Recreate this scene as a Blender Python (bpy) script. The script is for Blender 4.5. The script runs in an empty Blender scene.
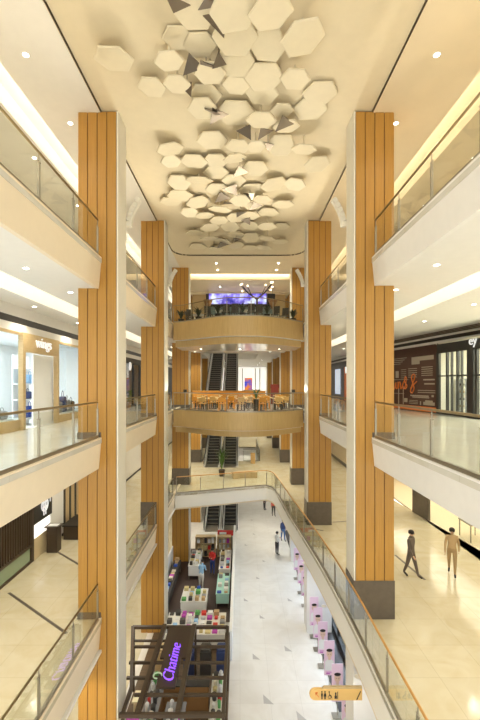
import bpy, bmesh, math, random
from mathutils import Vector, Matrix
random.seed(11)
R = random.random
S = bpy.context.scene
COL = S.collection
F = 400.0; PX, PY, CZ = 240.0, 384.0, 1.65
def at(px, py, Y):
    return Vector(((px-PX)*Y/F, Y, CZ-(py-PY)*Y/F))
def atz(px, py, z):
    Y = (CZ-z)*F/(py-PY)
    return Vector(((px-PX)*Y/F, Y, z))
# ---------------------------------------------------------------- materials
MATS = {}
def mat(name, col, rough=.5, metal=0, emit=None, es=1, noise=0, scale=4, stretch=(1,1,1), spec=.5, col2=None, bump=0, coat=0):
    if name in MATS: return MATS[name]
    m = bpy.data.materials.new(name); m.use_nodes = True
    nt = m.node_tree; b = nt.nodes['Principled BSDF']
    b.inputs['Base Color'].default_value = (*col, 1)
    b.inputs['Roughness'].default_value = rough
    b.inputs['Metallic'].default_value = metal
    b.inputs['Specular IOR Level'].default_value = spec
    b.inputs['Coat Weight'].default_value = coat
    if emit:
        b.inputs['Emission Color'].default_value = (*emit, 1)
        b.inputs['Emission Strength'].default_value = es
    if noise or bump:
        tc = nt.nodes.new('ShaderNodeTexCoord'); mp = nt.nodes.new('ShaderNodeMapping')
        mp.inputs['Scale'].default_value = stretch
        nz = nt.nodes.new('ShaderNodeTexNoise'); nz.inputs['Scale'].default_value = scale
        nz.inputs['Detail'].default_value = 5
        nt.links.new(tc.outputs['Object'], mp.inputs[0]); nt.links.new(mp.outputs[0], nz.inputs['Vector'])
        if noise:
            rp = nt.nodes.new('ShaderNodeValToRGB')
            c2 = col2 or tuple(c*(1-noise) for c in col)
            rp.color_ramp.elements[0].color = (*c2, 1); rp.color_ramp.elements[0].position = .3
            rp.color_ramp.elements[1].color = (*col, 1); rp.color_ramp.elements[1].position = .7
            nt.links.new(nz.outputs[0], rp.inputs[0]); nt.links.new(rp.outputs[0], b.inputs['Base Color'])
        if bump:
            bp = nt.nodes.new('ShaderNodeBump'); bp.inputs['Strength'].default_value = bump
            bp.inputs['Distance'].default_value = .01
            nt.links.new(nz.outputs[0], bp.inputs['Height']); nt.links.new(bp.outputs[0], b.inputs['Normal'])
    MATS[name] = m
    return m
def tile_mat(name, col, mortar, w, h, rough, vein, off=0):
    m = bpy.data.materials.new(name); m.use_nodes = True
    nt = m.node_tree; b = nt.nodes['Principled BSDF']; b.inputs['Roughness'].default_value = rough
    tc = nt.nodes.new('ShaderNodeTexCoord')
    br = nt.nodes.new('ShaderNodeTexBrick'); br.inputs['Scale'].default_value = 1
    br.inputs['Brick Width'].default_value = w; br.inputs['Row Height'].default_value = h
    br.inputs['Mortar Size'].default_value = .006; br.offset = off
    br.inputs['Color1'].default_value = (*col, 1); br.inputs['Color2'].default_value = (*[c*.96 for c in col], 1)
    br.inputs['Mortar'].default_value = (*mortar, 1)
    nz = nt.nodes.new('ShaderNodeTexNoise'); nz.inputs['Scale'].default_value = .9; nz.inputs['Detail'].default_value = 8
    nz.inputs['Distortion'].default_value = 1.5
    mx = nt.nodes.new('ShaderNodeMix'); mx.data_type = 'RGBA'; mx.blend_type = 'MULTIPLY'
    rp = nt.nodes.new('ShaderNodeValToRGB')
    rp.color_ramp.elements[0].color = (*vein, 1); rp.color_ramp.elements[0].position = .32
    rp.color_ramp.elements[1].color = (1, 1, 1, 1); rp.color_ramp.elements[1].position = .62
    nt.links.new(tc.outputs['Object'], br.inputs['Vector']); nt.links.new(tc.outputs['Object'], nz.inputs['Vector'])
    nt.links.new(nz.outputs[0], rp.inputs[0]); mx.inputs[0].default_value = .7
    nt.links.new(br.outputs[0], mx.inputs[6]); nt.links.new(rp.outputs[0], mx.inputs[7])
    nt.links.new(mx.outputs[2], b.inputs['Base Color'])
    MATS[name] = m; return m
def glass_mat(name, tint, refl=.08):
    m = bpy.data.materials.new(name); m.use_nodes = True
    nt = m.node_tree; nt.nodes.clear()
    out = nt.nodes.new('ShaderNodeOutputMaterial'); tr = nt.nodes.new('ShaderNodeBsdfTransparent')
    gl = nt.nodes.new('ShaderNodeBsdfGlossy'); gl.inputs['Roughness'].default_value = .02
    tr.inputs[0].default_value = (*tint, 1)
    fr0 = nt.nodes.new('ShaderNodeLayerWeight'); fr0.inputs[0].default_value = .5; fr = nt.nodes.new('ShaderNodeMath'); fr.operation='POWER'; fr.inputs[1].default_value = 5; nt.links.new(fr0.outputs['Facing'], fr.inputs[0])
    ad = nt.nodes.new('ShaderNodeMath'); ad.operation = 'ADD'; ad.inputs[1].default_value = refl
    mx = nt.nodes.new('ShaderNodeMixShader')
    nt.links.new(fr.outputs[0], ad.inputs[0]); nt.links.new(ad.outputs[0], mx.inputs[0])
    nt.links.new(tr.outputs[0], mx.inputs[1]); nt.links.new(gl.outputs[0], mx.inputs[2])
    nt.links.new(mx.outputs[0], out.inputs[0]); MATS[name] = m; return m
WOOD = mat('honey_wood', (.48,.255,.05), .4, noise=.3, scale=3, stretch=(14,14,.35), col2=(.40,.20,.035))
WOODD = mat('groove_dark', (.12,.05,.015), .8)
WOODL = mat('pale_wood', (.60,.45,.25), .45, noise=.2, scale=3, stretch=(2,2,14), col2=(.52,.38,.19))
BRIDGEW = mat('bridge_veneer', (.60,.43,.19), .4, noise=.2, scale=3, stretch=(12,12,.6), col2=(.51,.35,.14))
CREAM = mat('cream_paint', (.80,.69,.50), .5, noise=.04, scale=2)
COLW = mat('column_side_cream', (.76,.72,.62), .45, noise=.03)
FASL = mat('fascia_peach', (.84,.73,.56), .5, noise=.03)  # peach left against white right paints a light difference into the colour
FASR = mat('fascia_white', (.84,.82,.79), .5, noise=.03)
WHITE = mat('white_paint', (.82,.80,.76), .6, noise=.03)
CEILC = mat('ceiling_cream', (.74,.65,.47), .6, noise=.04)
HEXM = mat('hexagon_plaster', (.78,.70,.52), .5, noise=.05)
MIRROR = mat('bronze_mirror', (.22,.19,.16), .35, 1)
PLINTH = mat('grey_brown_stone', (.13,.105,.08), .3, noise=.2, scale=6)
F1 = tile_mat('white_marble_floor', (.72,.70,.66), (.58,.56,.52), 1.2, 1.2, .3, (.88,.86,.83))
F2 = tile_mat('beige_marble_floor', (.66,.60,.44), (.52,.46,.32), 1.2, 1.2, .13, (.88,.82,.70))
F3 = tile_mat('pale_marble_floor', (.68,.66,.60), (.56,.52,.45), 1.2, 1.2, .15, (.90,.88,.82))
GLASS = glass_mat('railing_glass', (.955,.97,.95), .015)
SHOPG = glass_mat('shop_glass', (.95,.98,.98), .02)
BLUEG = mat('dark_blue_glass', (.05,.09,.20), .12, noise=.3, scale=1.2)
STEEL = mat('brushed_steel', (.36,.33,.27), .35, .9)
RAILB = mat('bronze_handrail', (.27,.21,.10), .35, .6)
RAILW = mat('wood_handrail', (.62,.33,.10), .4, noise=.2, scale=6)
BLACK = mat('black_paint', (.018,.016,.014), .45)
DBROWN = mat('dark_brown_metal', (.055,.035,.02), .4)
CHAR = mat('charcoal', (.06,.055,.05), .6)
COVE = mat('cove_strip', (1,.9,.7), .5, emit=(1,.80,.50), es=6)
DL = mat('downlight_lens', (1,1,1), .5, emit=(1,.92,.78), es=18)
LIT = mat('lit_white_sign', (.8,.8,.82), .5, emit=(.95,.97,1), es=.45)
LITPANEL = mat('lit_panel', (1,1,1), .5, emit=(1,.98,.92), es=1.0)
PURPLE = mat('purple_neon', (.3,.1,.9), .5, emit=(.28,.10,1), es=1.2)
ORANGE = mat('orange_laminate', (.80,.36,.05), .4)
BROWN = mat('mural_brown', (.085,.036,.024), .5, noise=.15, scale=2)
MCREAM = mat('mural_print', (.42,.36,.28), .6)
MORANGE = mat('mural_orange', (.75,.20,.04), .5)
PINK = mat('poster_pink', (.80,.58,.70), .45)
SKIN = mat('skin', (.58,.36,.24), .55)
HAIR = mat('black_hair', (.02,.015,.012), .5)
LEAF = mat('leaf_green', (.10,.20,.04), .5, noise=.3)
def C(name, r, g, b, rough=.55): return mat(name, (r, g, b), rough)
NAVY=C('navy_cloth',.03,.05,.15); BLUE=C('blue_leather',.02,.08,.45,.35); LBLUE=C('light_blue_cloth',.30,.52,.75); RED=C('red_cloth',.62,.04,.03)
JEAN=C('denim',.06,.14,.34); WSHIRT=C('white_cloth',.78,.77,.75); TAN=C('tan_cloth',.52,.36,.18); MINT=C('mint_cloth',.45,.75,.68)
GREY=C('grey_plastic',.28,.28,.28); GREEN=C('green_goods',.10,.35,.10); YEL=C('yellow_goods',.80,.60,.12); WHITEG=C('white_goods',.80,.80,.78)
MAG=C('magenta_goods',.45,.06,.40); SHOE=C('dark_shoe',.03,.025,.02)
# ---------------------------------------------------------------- mesh builder
ORG = {}
class MB:
    def __init__(s): s.v=[]; s.f=[]; s.m=[]
    def add(s, vs, fs, mi=0):
        n=len(s.v); s.v += [Vector(v) for v in vs]
        for f in fs: s.f.append([i+n for i in f]); s.m.append(mi)
        return s
    def box(s, x0,x1,y0,y1,z0,z1, mi=0):
        return s.add([(x0,y0,z0),(x1,y0,z0),(x1,y1,z0),(x0,y1,z0),(x0,y0,z1),(x1,y0,z1),(x1,y1,z1),(x0,y1,z1)],
            [(0,3,2,1),(4,5,6,7),(0,1,5,4),(1,2,6,5),(2,3,7,6),(3,0,4,7)], mi)
    def bar(s, p0, p1, w, h, mi=0, up=(0,0,1)):
        p0=Vector(p0); p1=Vector(p1); d=(p1-p0).normalized(); u=Vector(up)
        if abs(d.dot(u))>.99: u=Vector((0,1,0))
        a=d.cross(u).normalized(); b=a.cross(d)
        vs=[]
        for p in (p0,p1):
            for i,j in ((-1,-1),(1,-1),(1,1),(-1,1)): vs.append(p+a*i*w/2+b*j*h/2)
        return s.add(vs,[(3,2,1,0),(4,5,6,7),(0,1,5,4),(1,2,6,5),(2,3,7,6),(3,0,4,7)],mi)
    def tube(s, pts, r, n=8, mi=0, cap=True):
        pts=[Vector(p) for p in pts]; rs = r if isinstance(r,(list,tuple)) else [r]*len(pts)
        vs=[]; prev=None
        for i,p in enumerate(pts):
            d=(pts[min(i+1,len(pts)-1)]-pts[max(i-1,0)]).normalized()
            if prev is None:
                u=Vector((0,0,1)) if abs(d.z)<.9 else Vector((1,0,0)); a=d.cross(u).normalized()
            else:
                a=(prev-d*prev.dot(d)).normalized()
            prev=a; b=d.cross(a)
            for k in range(n):
                t=2*math.pi*k/n; vs.append(p+(a*math.cos(t)+b*math.sin(t))*rs[i])
        fs=[]
        for i in range(len(pts)-1):
            for k in range(n): fs.append((i*n+k,i*n+(k+1)%n,(i+1)*n+(k+1)%n,(i+1)*n+k))
        if cap: fs += [tuple(range(n))[::-1], tuple(range((len(pts)-1)*n,len(pts)*n))]
        return s.add(vs,fs,mi)
    def lathe(s, prof, c=(0,0,0), n=16, mi=0):
        c=Vector(c); vs=[]; fs=[]
        for r,z in prof:
            for k in range(n):
                t=2*math.pi*k/n; vs.append(c+Vector((r*math.cos(t),r*math.sin(t),z)))
        for i in range(len(prof)-1):
            for k in range(n): fs.append((i*n+k,i*n+(k+1)%n,(i+1)*n+(k+1)%n,(i+1)*n+k))
        fs += [tuple(range(n))[::-1], tuple(range((len(prof)-1)*n,len(prof)*n))]
        return s.add(vs,fs,mi)
    def ball(s, c, r, n=12, sq=(1,1,1), mi=0):
        prof=[(max(.001,math.sin(math.pi*i/8)),-math.cos(math.pi*i/8)) for i in range(9)]
        t=MB().lathe(prof,(0,0,0),n)
        return s.add([Vector(c)+Vector((v.x*r*sq[0],v.y*r*sq[1],v.z*r*sq[2])) for v in t.v], t.f, mi)
    def prism(s, poly, z0, z1, mi=0):
        n=len(poly); vs=[(x,y,z0) for x,y in poly]+[(x,y,z1) for x,y in poly]
        fs=[tuple(range(n))[::-1],tuple(range(n,2*n))]+[(i,(i+1)%n,n+(i+1)%n,n+i) for i in range(n)]
        return s.add(vs,fs,mi)
    def ext(s, sec, y0, y1, mi=0):      # section in x,z along y
        n=len(sec); vs=[(x,y0,z) for x,z in sec]+[(x,y1,z) for x,z in sec]
        fs=[tuple(range(n)),tuple(range(n,2*n))[::-1]]+[(i,n+i,n+(i+1)%n,(i+1)%n) for i in range(n)]
        return s.add(vs,fs,mi)
    def xf(s, M): s.v=[M@v for v in s.v]; return s
    def build(s, name, m, parent=None, smooth=False, loc=None, bevel=0):
        me=bpy.data.meshes.new(name); o=bpy.data.objects.new(name, me)
        org=Vector((0,0,0))
        if parent is not None: org=ORG[parent.name]
        elif loc is not None: org=Vector(loc); o.location=org
        me.from_pydata([v-org for v in s.v],[],s.f)
        bm=bmesh.new(); bm.from_mesh(me); bmesh.ops.recalc_face_normals(bm, faces=bm.faces); bm.to_mesh(me); bm.free()
        for q in (m if isinstance(m,(list,tuple)) else [m]): me.materials.append(q)
        for p,k in zip(me.polygons,s.m): p.material_index=k; p.use_smooth=smooth
        COL.objects.link(o); ORG[o.name]=org
        if parent is not None: o.parent=parent
        if bevel:
            b=o.modifiers.new('bevel','BEVEL'); b.width=bevel; b.segments=2; b.limit_method='ANGLE'
        return o
def tag(o, label, cat, group=None):
    o['label']=label; o['category']=cat
    if group: o['group']=group
    return o
def thing(name, label, cat, loc=(0,0,0), group=None):
    o=bpy.data.objects.new(name,None); COL.objects.link(o); o.location=loc; ORG[o.name]=Vector(loc); o.empty_display_size=.2
    return tag(o,label,cat,group)
def struct(mb, name, m, **k):
    o=mb.build(name,m,**k); o['kind']='structure'; return o
def dup(root, loc, rz=0, label=None, group=None, scale=None):
    def cp(o, par):
        c=o.copy(); COL.objects.link(c)
        if par: c.parent=par
        for ch in list(o.children): cp(ch,c)
        return c
    r=cp(root,None); r.location=loc; r.rotation_euler=(0,0,rz)
    if scale: r.scale=scale
    if label: r['label']=label
    if group: r['group']=group
    return r
def put(root, loc, rz=0, label=None, group=None):
    root.location=loc; root.rotation_euler=(0,0,rz)
    if label: root['label']=label
    if group: root['group']=group
def text_mesh(txt, size, ext=.02, name='t', shear=0, align='LEFT', off=.0):
    cu=bpy.data.curves.new(name,'FONT'); cu.body=txt; cu.size=size; cu.extrude=ext; cu.shear=shear; cu.align_x=align
    cu.offset=off
    o=bpy.data.objects.new(name,cu); COL.objects.link(o)
    dg=bpy.context.evaluated_depsgraph_get(); dg.update()
    me=bpy.data.meshes.new_from_object(o.evaluated_get(dg)); mb=MB()
    mb.add([v.co.copy() for v in me.vertices],[tuple(p.vertices) for p in me.polygons])
    bpy.data.objects.remove(o); bpy.data.curves.remove(cu); bpy.data.meshes.remove(me)
    return mb
def place_text(mb, origin, right, up):
    r=Vector(right).normalized(); u=Vector(up).normalized(); n=r.cross(u)
    M=Matrix(((r.x,u.x,n.x,origin[0]),(r.y,u.y,n.y,origin[1]),(r.z,u.z,n.z,origin[2]),(0,0,0,1)))
    return mb.xf(M)
# ---------------------------------------------------------------- camera
cam=bpy.data.cameras.new('camera'); co=bpy.data.objects.new('camera',cam); COL.objects.link(co)
co.location=(0,0,CZ); co.rotation_euler=(math.pi/2,0,0)
cam.sensor_fit='VERTICAL'; cam.sensor_height=36; cam.sensor_width=24; cam.lens=20.0; cam.shift_y=24/720
cam.clip_end=300; cam.clip_start=.05; S.camera=co
# ---------------------------------------------------------------- the building
L1,L2,L3,L4,TOP=-10.8,-5.4,0.0,5.4,9.8
YN,YF=-2.0,62.0
XL={L1:-8.0,L2:-8.25,L3:-7.85,L4:-10.0}
def rwall(L):  # right wall line as list of (x,y)
    if L==L3: return [(12.3,YN),(12.0,16.0),(10.35,27.0),(10.3,YF)]
    if L==L2: return [(10.9,YN),(10.2,16.5),(9.25,25.0),(9.0,34),(9.0,YF)]
    return [(10.5,YN),(10.5,YF)]
IXL,IXR=-4.15,3.95
CYS=[12.0,20.0,28.0,36.0,44.0,52.0]
CW,CD=1.2,.86
def colx(side,i):  # inner face x
    if side<0: return [-3.66,-3.75,-3.55,-3.5,-3.5,-3.5][i]
    return [3.42,3.36,3.60,3.63,3.57,3.50][i]
VX0,VX1,VY0,VY1=-3.45,1.7,36.6,44.6      # escalator void
def floor_side(L,side,m,z1):
    mb=MB()
    xi=IXL if side<0 else IXR
    if side<0: mb.box(XL[L],colx(-1,0)-CW,YN,YF,L-.12,L)
    else:
        w=rwall(L); poly=[(4.63,YN)]+w+[(4.63,YF)]; mb.prism(poly,L-.12,L)
    ys=[YN]+sum([[c,c+CD] for c in CYS],[])+[YF]
    for i in range(0,len(ys),2):
        a,b=(xi,-4.86) if side<0 else (xi,4.63)
        mb.box(min(a,b),max(a,b),ys[i],ys[i+1],L-.12,L)
    return struct(mb,'floor',m)
for L,m in ((L3,F3),(L4,F3)):
    floor_side(L,-1,m,0); floor_side(L,1,m,0)
floor_side(L2,-1,F2,0)
# middle floors beyond the bridges (with the escalator void)
for L,m in ((L2,F2),(L3,F3),(L4,F3)):
    mb=MB(); y0={L2:29.0,L3:28.9,L4:28.9}[L]
    if L>L2: mb.box(-3.53,3.58,27.92,28.9,L-.12,L)
    mb.box(IXL,IXR,y0,VY0,L-.12,L); mb.box(IXL,VX0,VY0,VY1,L-.12,L); mb.box(VX1,IXR,VY0,VY1,L-.12,L); mb.box(IXL,IXR,VY1,YF,L-.12,L)
    struct(mb,'floor',m)
    mb=MB(); z=L-.9
    mb.box(IXL,IXR,y0,VY0,z-.05,z); mb.box(IXL,VX0,VY0,VY1,z-.05,z); mb.box(VX1,IXR,VY0,VY1,z-.05,z); mb.box(IXL,IXR,VY1,YF,z-.05,z)
    struct(mb,'ceiling',WHITE)
    mb=MB(); mb.box(VX0-.06,VX0,VY0,VY1,z,L-.01); mb.box(VX1,VX1+.06,VY0,VY1,z,L-.01); mb.box(VX0,VX1,VY0-.06,VY0,z,L-.01); mb.box(VX0,VX1,VY1,VY1+.06,z,L-.01)
    struct(mb,'trim_1',FASR)
# second-level right floor with its curved edge joining the bridge
edge=[(3.25,YN),(3.25,8),(3.25,11.5),(3.12,15),(2.86,18.5),(2.60,21.5),(2.42,24.5),(2.28,26.6),(2.0,27.3),(1.5,27.5),(-1.0,26.6),(-3.2,25.9),(-4.15,25.6)]
def smooth_path(p, n=4):
    out=[]; P=[Vector((*q,0)) for q in p]
    for i in range(len(P)-1):
        a=P[max(i-1,0)]; b=P[i]; c=P[i+1]; d=P[min(i+2,len(P)-1)]
        for k in range(n):
            t=k/n; v=.5*((2*b)+(c-a)*t+(2*a-5*b+4*c-d)*t*t+(3*b-a-3*c+d)*t**3); out.append((v.x,v.y))
    out.append((P[-1].x,P[-1].y)); return out
E2=smooth_path(edge,4)
mb=MB()
mb.prism(E2+[(-4.15,29.0),(3.95,29.0),(3.95,YN)],L2-.12,L2)
ys=[YN]+sum([[c,c+CD] for c in CYS],[])+[YF]
for i in range(0,len(ys),2): mb.box(3.95,4.63,ys[i],ys[i+1],L2-.12,L2)
mb.prism([(4.63,YN)]+rwall(L2)+[(4.63,YF)],L2-.12,L2)
struct(mb,'floor',F2)
def ribbon(path, z0, z1, thick, inward=1):
    mb=MB(); P=[Vector((*q,0)) for q in path]; n=len(P); o=[]
    for i,p in enumerate(P):
        d=(P[min(i+1,n-1)]-P[max(i-1,0)]).normalized(); o.append(p+Vector((-d.y,d.x,0))*thick*inward)
    vs=[]
    for p,q in zip(P,o): vs += [(p.x,p.y,z0),(p.x,p.y,z1),(q.x,q.y,z1),(q.x,q.y,z0)]
    fs=[(0,1,2,3),(4*n-4,4*n-1,4*n-2,4*n-3)]
    for i in range(n-1):
        for k in range(4):
            fs.append((4*i+k,4*i+(k+1)%4,4*i+4+(k+1)%4,4*i+4+k))
    return mb.add(vs,fs)
struct(ribbon(E2,L2-.9,L2+.02,.06,-1),'trim_2',mat('edge_white',(.88,.86,.80),.5))
mb=MB(); mb.prism([(x+.02 if y<26 else x,y+.02) for x,y in E2]+[(-4.15,29.0),(10.2,29.0),(10.2,YN)],L2-1.0,L2-.92)
struct(mb,'ceiling',CREAM)
# fascias of the side galleries
fn=0
for L in (L2,L3,L4):
    for side in (-1,1):
        if L==L2 and side>0: continue
        xi=IXL if side<0 else IXR; s=side; h=.88 if side<0 else .80
        for i in range(0,len(ys)-4 if L>L2 else 6,2):
            mb=MB(); mb.ext([(xi-.0*s,L+.05),(xi+.14*s,L+.05),(xi+.2*s,L-h-.006),(xi+.08*s,L-h-.006)],ys[i],ys[i+1]-.005)
            fn+=1; struct(mb,'trim_%d'%(2+fn),FASL if side<0 else FASR)
# gallery ceilings with cove troughs
LIGHTS=[]
def area(loc, rot, sx, sy, power, col=(1,.91,.72)):
    l=bpy.data.lights.new('cove_light','AREA'); l.shape='RECTANGLE'; l.size=sx; l.size_y=sy; l.energy=power; l.color=col
    o=bpy.data.objects.new('cove_light',l); COL.objects.link(o); o.location=loc; o.rotation_euler=rot; return o
def gallery_ceiling(L, side, z, xi, xw, z_in=None, m=WHITE, cove=4.0):
    s=side; zi=z; zo=z-.12; xc=6.07 if s<0 else 6.25; xt=xc+.75
    mb=MB(); a=abs(xi)+.18
    def bx(x0,x1,z0,z1,y0=YN,y1=YF): mb.box(min(s*x0,s*x1),max(s*x0,s*x1),y0,y1,z0,z1)
    if L==TOP: bx(4.2,xc,zi,zi+.06)
    else:
        bx(4.86 if s<0 else 4.63,xc,zi,zi+.06)
        for i in range(0,len(ys),2): bx(a,4.86 if s<0 else 4.63,zi,zi+.06,ys[i],ys[i+1])
    bx(xc-.02,xc,zi+.06,zi+.12)                  # lip
    bx(xc-.35,xt,zi+.42,zi+.46)                  # trough top
    bx(xt,xt+.04,zo,zi+.46)
    bx(xt+.04,abs(xw)-.0,zo,zo+.05)
    struct(mb,'ceiling',m)
    mb=MB(); x0,x1=sorted((s*(xc-.16),s*(xc-.06))); mb.box(x0,x1,YN+.1,YF-.2,zi+.065,zi+.09)
    struct(mb,'trim_40',COVE)
    area((s*(xc-.02),16,zi+.14),(0,math.radians(180+48*s) ,0),.08,36,cove*36/9)
    area((s*(xc-.02),48,zi+.14),(0,math.radians(180+48*s) ,0),.08,27,cove*27/9)
for L,z in ((L2,L3-.88),(L3,L4-.88),(L4,TOP)):
    k = TOP if L==L4 else L
    gallery_ceiling(k,-1,z,IXL,XL[L],m=WHITE,cove=48)
    xr={L2:10.9,L3:12.3,L4:10.5}[L]
    gallery_ceiling(k,1,z+(.08 if L!=L4 else 0),IXR,xr,m=WHITE if L!=L4 else CREAM,cove=48)
mb=MB(); mb.box(-8,-4.15,YN,YF,L2-1.0,L2-.92); struct(mb,'ceiling',WHITE)
# atrium ceiling: dropped border, ribbon coloured dark as the gap's shadow, raised centre
RC=1.0; bx0,bx1,by1=-4.16,3.97,25.4
rr=[(bx0,YN)]+[(bx0,by1-RC)]+[(bx0+RC-RC*math.cos(t*math.pi/12),by1-RC+RC*math.sin(t*math.pi/12)) for t in range(1,6)]+[(bx0+RC,by1)]+[(bx1-RC,by1)]+[(bx1-RC+RC*math.sin(t*math.pi/12),by1-RC+RC*math.cos(t*math.pi/12)) for t in range(1,6)]+[(bx1,by1-RC),(bx1,YN)]
struct(ribbon(rr,TOP-.005,TOP+.10,.022,1),'trim_41',C('painted_shadow_gap',.12,.085,.05))
mb=MB(); mb.prism([(bx0,YN),(bx0,by1),(bx0,by1+.3),(bx1,by1+.3),(bx1,YN)],TOP+.06,TOP+.12); struct(mb,'ceiling',CEILC)
mb=MB(); mb.box(-4.2,4.2,by1+.0,29.6,TOP,TOP+.05)
for sx in (1,-1):
    cxx=bx0 if sx>0 else bx1
    arc=[(cxx+sx*(RC-RC*math.cos(t*math.pi/16)),by1-RC+RC*math.sin(t*math.pi/16)) for t in range(0,9)]
    mb.prism(arc+[(cxx,by1)],TOP,TOP+.05)
mb.box(-4.2,4.2,29.6,29.65,TOP,TOP+.1); mb.box(-4.2,4.2,29.3,30.2,TOP+.4,TOP+.44); mb.box(-4.2,4.2,30.15,30.2,9.5,TOP+.4)
mb.box(-4.2,4.2,30.15,33.9,9.48,9.5); mb.box(-4.2,4.2,33.9,YF,9.35,9.5)
struct(mb,'ceiling',CREAM)
mb=MB(); mb.box(3.97,4.2,YN,by1,TOP,TOP+.05); mb.box(-4.2,-4.16,YN,by1,TOP,TOP+.05); struct(mb,'ceiling',CREAM)
mb=MB(); mb.box(-4.1,4.1,29.45,29.55,TOP+.06,TOP+.09); struct(mb,'trim_40',COVE)
area((0,29.58,TOP+.16),(math.radians(140),0,0),8,.08,150)
# walls
mb=MB(); mb.box(-12,13,YF,YF+.2,L1,TOP+.5); struct(mb,'wall_back',WHITE)
mb=MB(); mb.box(-10.2,-10,YN,YF,L4-.2,TOP+.4); struct(mb,'wall_left',CREAM)
mb=MB(); mb.box(10.5,10.7,YN,YF,L4-.2,TOP+.4); struct(mb,'wall_right',CREAM)
mb=MB(); mb.box(-12,13,YN,YF,TOP+.5,TOP+.7); struct(mb,'ceiling',WHITE)
# ground floor
mb=MB(); mb.box(-9,11,YN,YF,L1-.2,L1); struct(mb,'floor',F1)
mb=MB(); mb.box(-8,-4.62,YN,YF,L1,L1+.012); struct(mb,'floor',F2)
mb=MB(); mb.box(-8.2,-8.0,YN,YF,L1,L2-1); struct(mb,'wall_left',CREAM)
mb=MB()
for px,py,r in ((256,657,.3),(288,649,.3),(268,700,.36),(302,717,.36),(262,617,.25),(258,578,.22),(246,545,.2),(254,534,.2),(290,600,.25),(246,600,.25),(252,520,.2),(264,561,.2)):
    p=atz(px,py,L1+.004); a=R()*1.2
    mb.add([(p.x-r*.5,p.y+r*.8,p.z),(p.x-r*.5,p.y-r*.5,p.z),(p.x+r*.6,p.y-r*.6,p.z)],[(0,1,2)])
struct(mb,'trim_42',C('grey_stone_inlay',.42,.40,.38))
# ---------------------------------------------------------------- columns
def column(side,i):
    xi=colx(side,i); xo=xi+side*CW; y0=CYS[i]; y1=y0+CD; x0,x1=min(xi,xo),max(xi,xo)
    order=['nearest the camera','second from the camera','third from the camera','fourth from the camera','fifth from the camera','farthest from the camera'][i]
    t=thing('column','honey wood clad column with cream inner side, %s, on the %s'%(order,'left' if side<0 else 'right'),'column',((x0+x1)/2,(y0+y1)/2,L1))
    ztop=TOP if i>=3 else TOP+.02
    ix=xi-side*-.0; inner=(xi,xi+side*.05); wx0,wx1=(x0,x1-.05) if side<0 else (x0+.05,x1)
    mb=MB(); mb.box(min(inner),max(inner),y0+.012,y1,L1,ztop+.04); mb.build('side_panel',COLW,t,bevel=.008)
    core=MB(); core.box(wx0+.01,wx1-.005,y0+.02,y1-.005,L1,ztop); core.build('core',WOODD,t)
    mb=MB(); n=4; w=(wx1-wx0)/n
    for k in range(n): mb.box(wx0+k*w+.012,wx0+(k+1)*w-.012,y0,y0+.02,L1,ztop)
    for k in range(3):
        d=(CD-.03)/3
        if side<0: mb.box(wx0-.005,wx0+.01,y0+.02+k*d+.008,y0+.02+(k+1)*d-.008,L1,ztop)
        else: mb.box(wx1-.005,wx1+.01,y0+.02+k*d+.008,y0+.02+(k+1)*d-.008,L1,ztop)
    mb.build('wood_cladding',WOOD,t)
    if side>0:
        mb=MB(); mb.box(x0-.02,x1+.02,y0-.02,y1+.02,L1,L2-1.01); mb.build('white_base_cladding',WHITE,t)
    for L,h in ((L2,1.15),(L3,.2)):
        if L==L3 and i>3: continue
        if side<0 and L==L2 and i<1: h=.2
        a0,a1=x0-.02,x1+.02
        if i<2 and not (L==L2 and side>0):
            if side<0: a1=IXL-.02
            else: a0=IXR+.02
        mb=MB(); mb.box(a0,a1,y0-.025,y1+.02,L,L+h); mb.build('plinth',PLINTH,t,bevel=.01)
for i in range(6):
    column(-1,i); column(1,i)
# curved loudspeakers on the columns
def speaker(side,i):
    xi=colx(side,i); y=CYS[i]+CD+.10; zc=7.2
    t=thing('line_array_speaker','curved white loudspeaker bracketed behind the %s wood column on the %s'%(('nearest','second')[i],('left','right')[side>0]),'loudspeaker',(xi,y,zc))
    mb=MB(); pts=[]; N=7; cx=xi-side*.02
    for k in range(N):
        a=k/(N-1); x=cx-side*(.05+.34*a**1.9); z=zc-.45+.9*a
        pts.append(Vector((x,y,z)))
    for k in range(N-1):
        p,q=pts[k],pts[k+1]; mb.bar(p,p+(q-p)*.93,.16,.20,up=(0,1,0))
    mb.build('speaker_body',COLW,t,bevel=.01)
    mb=MB(); mb.box(min(xi+side*.3,cx-side*.1),max(xi+side*.3,cx-side*.1),y-.095,y+.02,zc-.3,zc-.24); mb.build('bracket',STEEL,t)
for i in (0,1): speaker(-1,i); speaker(1,i)
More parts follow.
